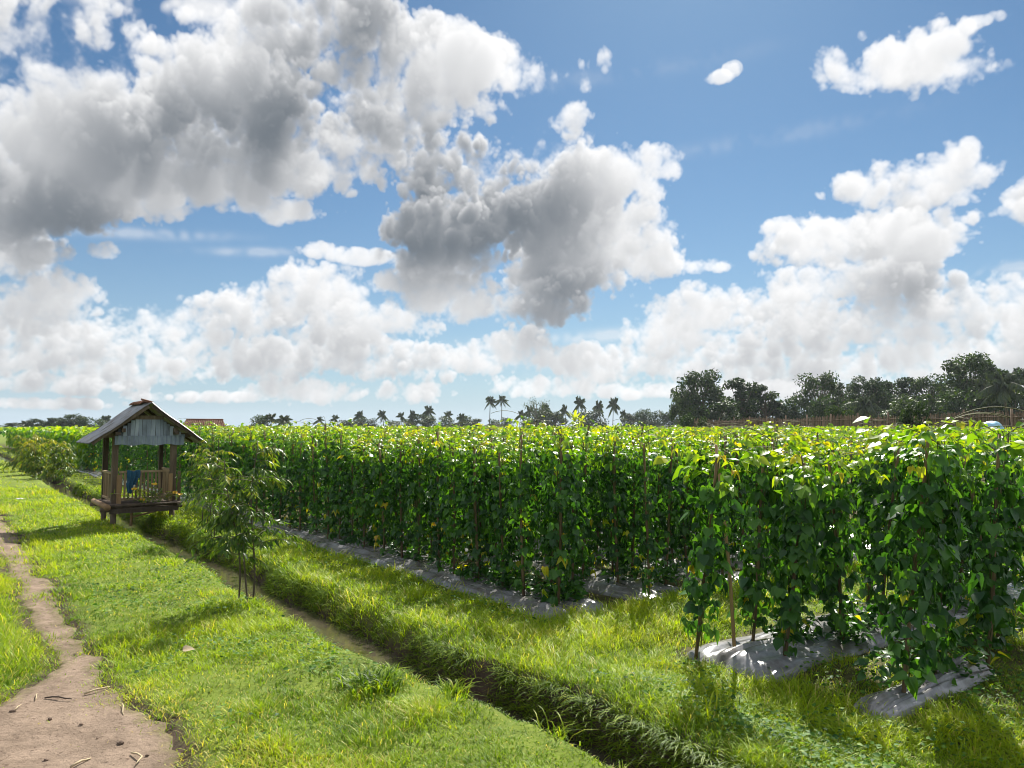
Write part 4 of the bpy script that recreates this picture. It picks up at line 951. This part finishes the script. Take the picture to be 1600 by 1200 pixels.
def palm(seed, h, fr=20, L=2.6, lean=.6, dens=22):
    r = np.random.default_rng(seed); root = empty('palm_tree', (0, 0, 0)); g = Geo(); q = np.linspace(0, 1, 9)
    P = np.stack([lean * q ** 1.8, .3 * lean * q ** 2, h * q - .2], 1); g.tube(P, np.linspace(.17, .10, 9) * (1 + .25 * (q < .05)), 8); g.build('trunk', M_BARK, root, True)
    f = Geo(); top = P[-1]
    for k in range(fr):
        a = k * 2.4 + r.random() * .4; el = math.radians(r.uniform(-30, 80)) if k > 3 else math.radians(70); LL = L * r.uniform(.8, 1.1); u = np.linspace(0, 1, 10)
        hor = LL * (u * math.cos(el) + .15 * u * u); ver = LL * (u * math.sin(el) - (.38 + .22 * r.random()) * u * u)
        B = top + np.stack([hor * math.cos(a), hor * math.sin(a), ver], 1); f.tube(B, np.linspace(.035, .01, 10), 4, .6, False)
        uu = np.repeat(np.linspace(.12, 1, dens), 2); sd = np.tile((1, -1), dens); ii = np.minimum(8, (uu * 9).astype(int)); fr_ = (uu * 9 - ii)[:, None]
        O = B[ii] * (1 - fr_) + B[ii + 1] * fr_; side = np.array((-math.sin(a), math.cos(a), 0)); fw = np.array((math.cos(a), math.sin(a), 0))
        D = side[None] * sd[:, None] * .8 + fw * .45 + np.array((0, 0, -.55 - .4 * r.random()))
        f.leaves(LANCE, O, D, np.array((0, 0, 1.)) + .2 * r.standard_normal((len(O), 3)), .30 * LL * np.sin(uu * 2.6 + .35) + .1, np.clip(.45 + .18 * r.standard_normal(len(O)), 0, 1))
    f.build('fronds', M_PALM, root, True); return measure(root, 'fronds')
def banana(seed, h=3.0):
    r = np.random.default_rng(seed); root = empty('banana_plant', (0, 0, 0)); g = Geo(); g.tube([(0, 0, -.2), (0, 0, h * .55)], [.13, .08], 8); g.build('trunk', M_STEM, root, True)
    f = Geo(); n = 9; az = np.arange(n) * 2.4; rise = .5 + 1.5 * r.random(n)
    tpl = blade_tpl([0, .15, .5, .85, 1], [0, .12, .16, .10, 0], .45, .2)
    f.leaves(tpl, np.tile((0, 0, h * .5), (n, 1)), np.stack([np.cos(az), np.sin(az), rise], 1), np.stack([-np.cos(az) * .5, -np.sin(az) * .5, np.ones(n)], 1), h * .6, .62 + .1 * r.random(n)); f.build('fronds', M_GRASS, root, True); return measure(root, 'fronds')
PROT = {'tree': [broadleaf(301, 10, 7.2, 5200, 34, .36, .30), broadleaf(302, 10, 5.4, 4200, 24, .36, .35), broadleaf(303, 10, 8.0, 5200, 30, .36, .22), broadleaf(304, 10, 4.6, 3800, 20, .36, .38)],
        'bush': [broadleaf(311, 6, 7.5, 3600, 26, .36, .08), broadleaf(312, 6, 6.2, 3600, 22, .36, .05)],
        'palm': [palm(321, 5, 22), palm(322, 5.4, 18, 2.5, -.4), palm(323, 4.8, 24, 2.8, .2)], 'tall_palm': [palm(331, 9, 20, 2.4, .35, 18), palm(332, 9, 22, 2.4, -.25, 18)], 'banana': [banana(341)], 'airy': [broadleaf(351, 10, 8.5, 900, 22, .3, .30)]}
first_use = set()
def far(kind, px, top, wpx, dist, label, group=None, k=None, cat=None):
    pr = PROT[kind]; p = pr[(k if k is not None else int(px)) % len(pr)]
    o = p if p.name not in first_use else copy_tree(p); 
    if o is p: first_use.add(p.name)
    x, y, z = at(px, top, dist); w = wpx / CAM_F * dist
    o.location = (x, y, 0); sz = z / p['h']; sw = w / p['w']; o.scale = (sw, sw, sz); o.rotation_euler = (0, 0, (px * 1.7) % 6.28)
    o.name = {'tree': 'tree', 'bush': 'bush', 'palm': 'palm_tree', 'tall_palm': 'palm_tree', 'banana': 'banana_plant', 'airy': 'tree'}[kind]
    tag(o, label, cat or {'tree': 'tree', 'bush': 'bush', 'palm': 'palm tree', 'tall_palm': 'palm tree', 'banana': 'banana plant', 'airy': 'tree'}[kind], group); return o
GR = 'trees behind the bamboo fence'
for a in (('tree', 1095, 582, 74, 112, 'tall round crowned tree at the far end of the bamboo fence', 0), ('tree', 1158, 593, 58, 116, 'dark tree with layered top beside the tall end tree behind the fence', 1), ('tree', 1195, 604, 48, 120, 'narrow tree between the layered tree and the low bush behind the fence', 3),
          ('bush', 1196, 618, 62, 104, 'low dark green bush under the narrow tree behind the fence', 0), ('bush', 1236, 619, 54, 100, 'pale green loose bush in the gap of the tree line behind the fence', 1), ('bush', 1120, 628, 70, 106, 'low dark undergrowth bush at the foot of the tall end tree', 1),
          ('tree', 1277, 586, 68, 114, 'broad domed tree right after the gap in the tree line', 2), ('tree', 1318, 601, 46, 120, 'smaller tree tucked beside the broad domed tree', 1), ('tree', 1355, 591, 56, 112, 'dark dense round tree in the middle of the tree line', 0), ('tree', 1394, 598, 52, 118, 'tree with thin crown between two denser ones in the line', 3),
          ('tree', 1420, 592, 46, 114, 'narrow upright tree of a close pair in the tree line', 1), ('tree', 1450, 591, 60, 112, 'wide tree of a close pair in the tree line', 2), ('tree', 1486, 602, 50, 118, 'shorter tree at the foot of the tallest tree', 0), ('tree', 1513, 556, 92, 104, 'tallest tree of all, its crown standing above the line', 0),
          ('tree', 1547, 580, 56, 108, 'slender tree leaning out of the tallest tree beside the palms', 3), ('bush', 1510, 612, 90, 98, 'dark thicket under the tallest tree', 0), ('bush', 1420, 618, 80, 102, 'dark thicket under the close pair of trees', 1), ('bush', 1310, 622, 80, 106, 'dark thicket under the broad domed tree', 0), ('bush', 1585, 610, 70, 104, 'dark thicket under the big palms at the end of the tree line', 1), ('tree', 1598, 577, 44, 112, 'last tree of the line, behind the big palms', 1)):
    far(*a[:6], GR, a[6])
for a in (('palm', 1572, 583, 78, 92, 'big spreading coconut palm in front of the tree line', 0), ('palm', 1541, 592, 62, 97, 'smaller coconut palm beside the big spreading one', 1), ('palm', 1352, 618, 52, 100, 'low young palm with pale fronds under the dense round tree', 2)): far(*a[:6], 'palms behind the bamboo fence', a[6])
far('bush', 1426, 632, 46, 40, 'small sunlit shrub poking up before the bamboo fence', None, 1); far('bush', 1085, 649, 40, 70, 'light green shrub at the far end of the bamboo fence', None, 0)
far('bush', 1310, 636, 40, 62, 'olive shrub leaning over the middle of the bamboo fence', None, 1)
for i, (px, top, w, dd) in enumerate(((1075, 634, 50, 120), (1150, 622, 70, 122), (1180, 626, 60, 122), (1215, 628, 60, 124), (1255, 622, 60, 124), (1340, 618, 70, 124), (1375, 622, 60, 124), (1465, 618, 80, 124), (1540, 612, 70, 118), (1062, 612, 34, 116))):
    far('bush', px, top, w, dd, f'dark background bush closing the tree line behind the fence, {ordn(i) if i else "first"} along it', GR, i)
GM = 'coconut palms far beyond the crop'
far('tall_palm', 765, 619, 22, 260, 'tall coconut palm of the bare trunked pair, the one nearer the hut', GM, 0); far('tall_palm', 784, 618, 22, 262, 'tall coconut palm of the bare trunked pair, nearer the bamboo fence', GM, 1)
mid = [(498, 651, 24), (525, 648, 24), (562, 642, 28), (600, 641, 28), (627, 644, 26), (645, 641, 24), (671, 634, 30), (702, 642, 26), (722, 646, 22), (812, 641, 26), (828, 634, 30), (852, 630, 34), (884, 632, 26), (903, 619, 32), (936, 626, 26), (957, 621, 30), (975, 640, 18)]
for i, (px, top, w) in enumerate(mid): far('palm', px, top, w * .72, 230 + 8 * (i % 4), f'far coconut palm on the skyline, {ordn(i) if i else "first"} of the row starting from the tiled roof', GM, i)
GL = 'low trees far beyond the crop'
for i, a in enumerate((('bush', 575, 653, 34, 240), ('bush', 660, 648, 40, 240), ('bush', 710, 650, 52, 240), ('bush', 740, 655, 30, 250), ('bush', 835, 640, 50, 240), ('bush', 868, 644, 40, 240), ('bush', 925, 642, 56, 240), ('bush', 990, 646, 40, 250), ('bush', 1018, 641, 44, 240), ('bush', 1050, 640, 34, 230), ('bush', 780, 654, 40, 260), ('bush', 545, 657, 40, 260), ('bush', 625, 656, 50, 260))):
    far(*a, f'far low tree on the skyline, {ordn(i) if i else "first"} by distance along the palm row', GL, i)
far('airy', 838, 622, 44, 235, 'bare feathery tree above the far palms', None, 0)
for i, (px, top, w) in enumerate(((898, 640, 26), (908, 646, 22))): far('banana', px, top, w, 130, ('bright banana plant standing above the crop', 'lower banana plant beside the bright one')[i], 'banana plants beyond the crop', 0)
for i, a in enumerate((('bush', 403, 650, 40, 150), ('palm', 424, 646, 30, 150), ('palm', 445, 649, 30, 155))): far(*a, ('round bush beside two palms beyond the tiled roof', 'palm between the round bush and another palm beyond the roof', 'palm farthest from the tiled roof in the clump of three')[i], 'clump beyond the tiled roof', i)
for i, a in enumerate((('bush', 8, 664, 26, 210), ('palm', 22, 660, 26, 210), ('palm', 42, 657, 28, 200), ('bush', 62, 655, 30, 200), ('palm', 79, 653, 22, 205), ('tree', 90, 653, 26, 200), ('tree', 117, 648, 36, 190), ('bush', 104, 656, 40, 190), ('bush', 140, 653, 40, 190), ('palm', 163, 649, 22, 200), ('bush', 172, 662, 30, 190), ('bush', 48, 663, 40, 210))):
    far(*a, ('low bush at the very edge of the far tree line past the path', 'first palm past the path end of the skyline', 'second palm past the path end of the skyline', 'bush between the palms and the darker trees past the path', 'thin palm rising from bushes behind the leafy shrubs', 'small dark tree next to the thin palm', 'tallest round tree behind the leafy shrubs',
             'bush under the tallest round tree behind the leafy shrubs', 'wide bush just before the hut roof', 'lone palm head over the hut roof edge', 'bush half hidden behind the hut roof', 'wide low bush under the two palms past the path')[i], 'far trees past the path', i)
for k_, lst in PROT.items():
    for p in lst:
        if p.name not in first_use and 'label' not in p.keys():
            for c in list(p.children): bpy.data.objects.remove(c)
            bpy.data.objects.remove(p)
for p in KINDS + TALL:
    if 'label' not in p.keys(): print('unused vine', p.name)

# ================================================================== CAMERA, SUN, SKY
cam = bpy.data.cameras.new('camera'); co = bpy.data.objects.new('camera', cam); COL.objects.link(co); SC.camera = co
cam.sensor_fit = 'HORIZONTAL'; cam.sensor_width = 36; cam.lens = 36 * CAM_F / 1600; cam.clip_end = 20000; cam.clip_start = .05
co.location = (0, 0, CAM_H); co.rotation_euler = (math.pi / 2 + CAM_P, 0, 0)
SUN_AZ, SUN_EL = R(14), R(43)
sun = bpy.data.lights.new('sun', 'SUN'); sun.energy = 5.0; sun.angle = R(.55); sun.color = (1, .95, .86)
so = bpy.data.objects.new('sun', sun); COL.objects.link(so)
sd = Vector((math.sin(SUN_AZ) * math.cos(SUN_EL), math.cos(SUN_AZ) * math.cos(SUN_EL), math.sin(SUN_EL)))
so.rotation_euler = (-sd).to_track_quat('-Z', 'Y').to_euler(); so.location = (20, 40, 60)
L_, A_, _el = make_clouds()
Hh, Ww = L_.shape
yy, xx = np.mgrid[0:Hh, 0:Ww]
fd = np.clip(np.minimum(np.minimum(xx, Ww - 1 - xx) / 60, yy / 60), 0, 1)
buf = np.zeros((Hh, Ww, 4), np.float32); L_ = A_ * np.clip(L_ / np.maximum(A_, 1e-4), 0, 1) ** 1.08; buf[..., 0] = L_ * fd; buf[..., 1] = A_ * fd; buf[..., 2] = fd; buf[..., 3] = 1
img = bpy.data.images.new('cloud_field', Ww, Hh, alpha=False, float_buffer=True, is_data=True)
img.pixels.foreach_set(np.ascontiguousarray(buf[::-1]).ravel()); img.update()
try: img.pack()
except Exception as e: print('pack', e)
wd = bpy.data.worlds.new('World'); SC.world = wd; wd.use_nodes = True; nt = wd.node_tree; nt.nodes.clear(); N, L = nt.nodes, nt.links
sky = N.new('ShaderNodeTexSky'); sky.sky_type = 'NISHITA'; sky.sun_disc = False; sky.sun_elevation = SUN_EL; sky.sun_rotation = SUN_AZ
sky.air_density = 1.0; sky.dust_density = .4; sky.ozone_density = 2.0; sky.altitude = 200
tc = N.new('ShaderNodeTexCoord'); sx = N.new('ShaderNodeSeparateXYZ'); L.new(tc.outputs['Generated'], sx.inputs[0])
az = mathn(nt, 'ARCTAN2', sx.outputs[0], sx.outputs[1]); el = mathn(nt, 'ARCSINE', sx.outputs[2])
u = mathn(nt, 'DIVIDE', mathn(nt, 'SUBTRACT', az, R(AZ0)), R(AZ1 - AZ0)); v = mathn(nt, 'DIVIDE', mathn(nt, 'SUBTRACT', el, R(EL0)), R(EL1 - EL0))
cx = N.new('ShaderNodeCombineXYZ'); L.new(u, cx.inputs[0]); L.new(v, cx.inputs[1])
it = N.new('ShaderNodeTexImage'); it.image = img; it.extension = 'CLIP'; it.interpolation = 'Linear'; L.new(cx.outputs[0], it.inputs[0])
sp = N.new('ShaderNodeSeparateColor'); L.new(it.outputs['Color'], sp.inputs[0]); cl, ca = sp.outputs[0], sp.outputs[1]
tint = mixc(nt, 1.0, sky.outputs[0], SKY_TINT, 'MULTIPLY')
# cloud light = alpha * shade + lit * (sunlit - shade)
c1 = mixc(nt, ca, (0, 0, 0), CL_DARK); c2 = mixc(nt, cl, (0, 0, 0), CL_SPAN)
one = mathn(nt, 'SUBTRACT', 1.0, ca)
hz = mathn(nt, 'MULTIPLY', mathn(nt, 'EXPONENT', mathn(nt, 'MULTIPLY', mathn(nt, 'MAXIMUM', el, 0), -1 / R(7))), .9)
tint = mixc(nt, hz, tint, HORIZON)
# broken cloud added over the unseen sky, as fill light for the crop fronts
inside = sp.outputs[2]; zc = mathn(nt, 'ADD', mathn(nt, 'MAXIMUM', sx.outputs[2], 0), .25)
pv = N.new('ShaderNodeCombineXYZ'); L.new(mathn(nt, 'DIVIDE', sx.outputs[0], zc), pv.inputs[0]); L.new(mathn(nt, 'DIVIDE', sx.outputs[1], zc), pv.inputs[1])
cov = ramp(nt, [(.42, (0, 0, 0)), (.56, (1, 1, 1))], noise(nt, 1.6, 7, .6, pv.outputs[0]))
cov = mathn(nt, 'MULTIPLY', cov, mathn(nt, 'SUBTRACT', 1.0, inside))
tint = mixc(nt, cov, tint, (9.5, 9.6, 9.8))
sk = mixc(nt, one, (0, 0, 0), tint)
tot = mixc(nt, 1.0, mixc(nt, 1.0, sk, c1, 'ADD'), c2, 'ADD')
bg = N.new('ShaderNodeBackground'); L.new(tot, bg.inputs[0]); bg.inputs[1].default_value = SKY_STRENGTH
wo = N.new('ShaderNodeOutputWorld'); L.new(bg.outputs[0], wo.inputs[0])
SC.render.engine = 'CYCLES'
cy = SC.cycles; cy.max_bounces = 6; cy.diffuse_bounces = 3; cy.glossy_bounces = 2; cy.transmission_bounces = 4; cy.transparent_max_bounces = 4; cy.caustics_reflective = False; cy.caustics_refractive = False
cy.sample_clamp_indirect = 4
cy.filter_width = 1.0; cy.use_denoising = True; cy.denoiser = 'OPENIMAGEDENOISE'; cy.denoising_input_passes = 'RGB_ALBEDO_NORMAL'; cy.denoising_prefilter = 'ACCURATE'
SC.view_settings.view_transform = 'Standard'; SC.view_settings.look = 'None'; SC.view_settings.exposure = EXPOSURE; SC.view_settings.gamma = 1; SC.view_settings.use_curve_mapping = False

# ================================================================== AIR
bx = Geo(); bx.box((0, 0, 8.5), (1900, 1900, 20)); hz_m, nt2, N2, L2 = new_mat('thin_haze')
pv2 = N2.new('ShaderNodeVolumePrincipled'); pv2.inputs['Color'].default_value = (.80, .88, .97, 1); pv2.inputs['Density'].default_value = HAZE; pv2.inputs['Anisotropy'].default_value = .35
ou = N2.new('ShaderNodeOutputMaterial'); L2.new(pv2.outputs[0], ou.inputs['Volume'])
if HAZE > 0: tag(bx.build('haze', hz_m), 'thin pale haze over the fields', kind='stuff')
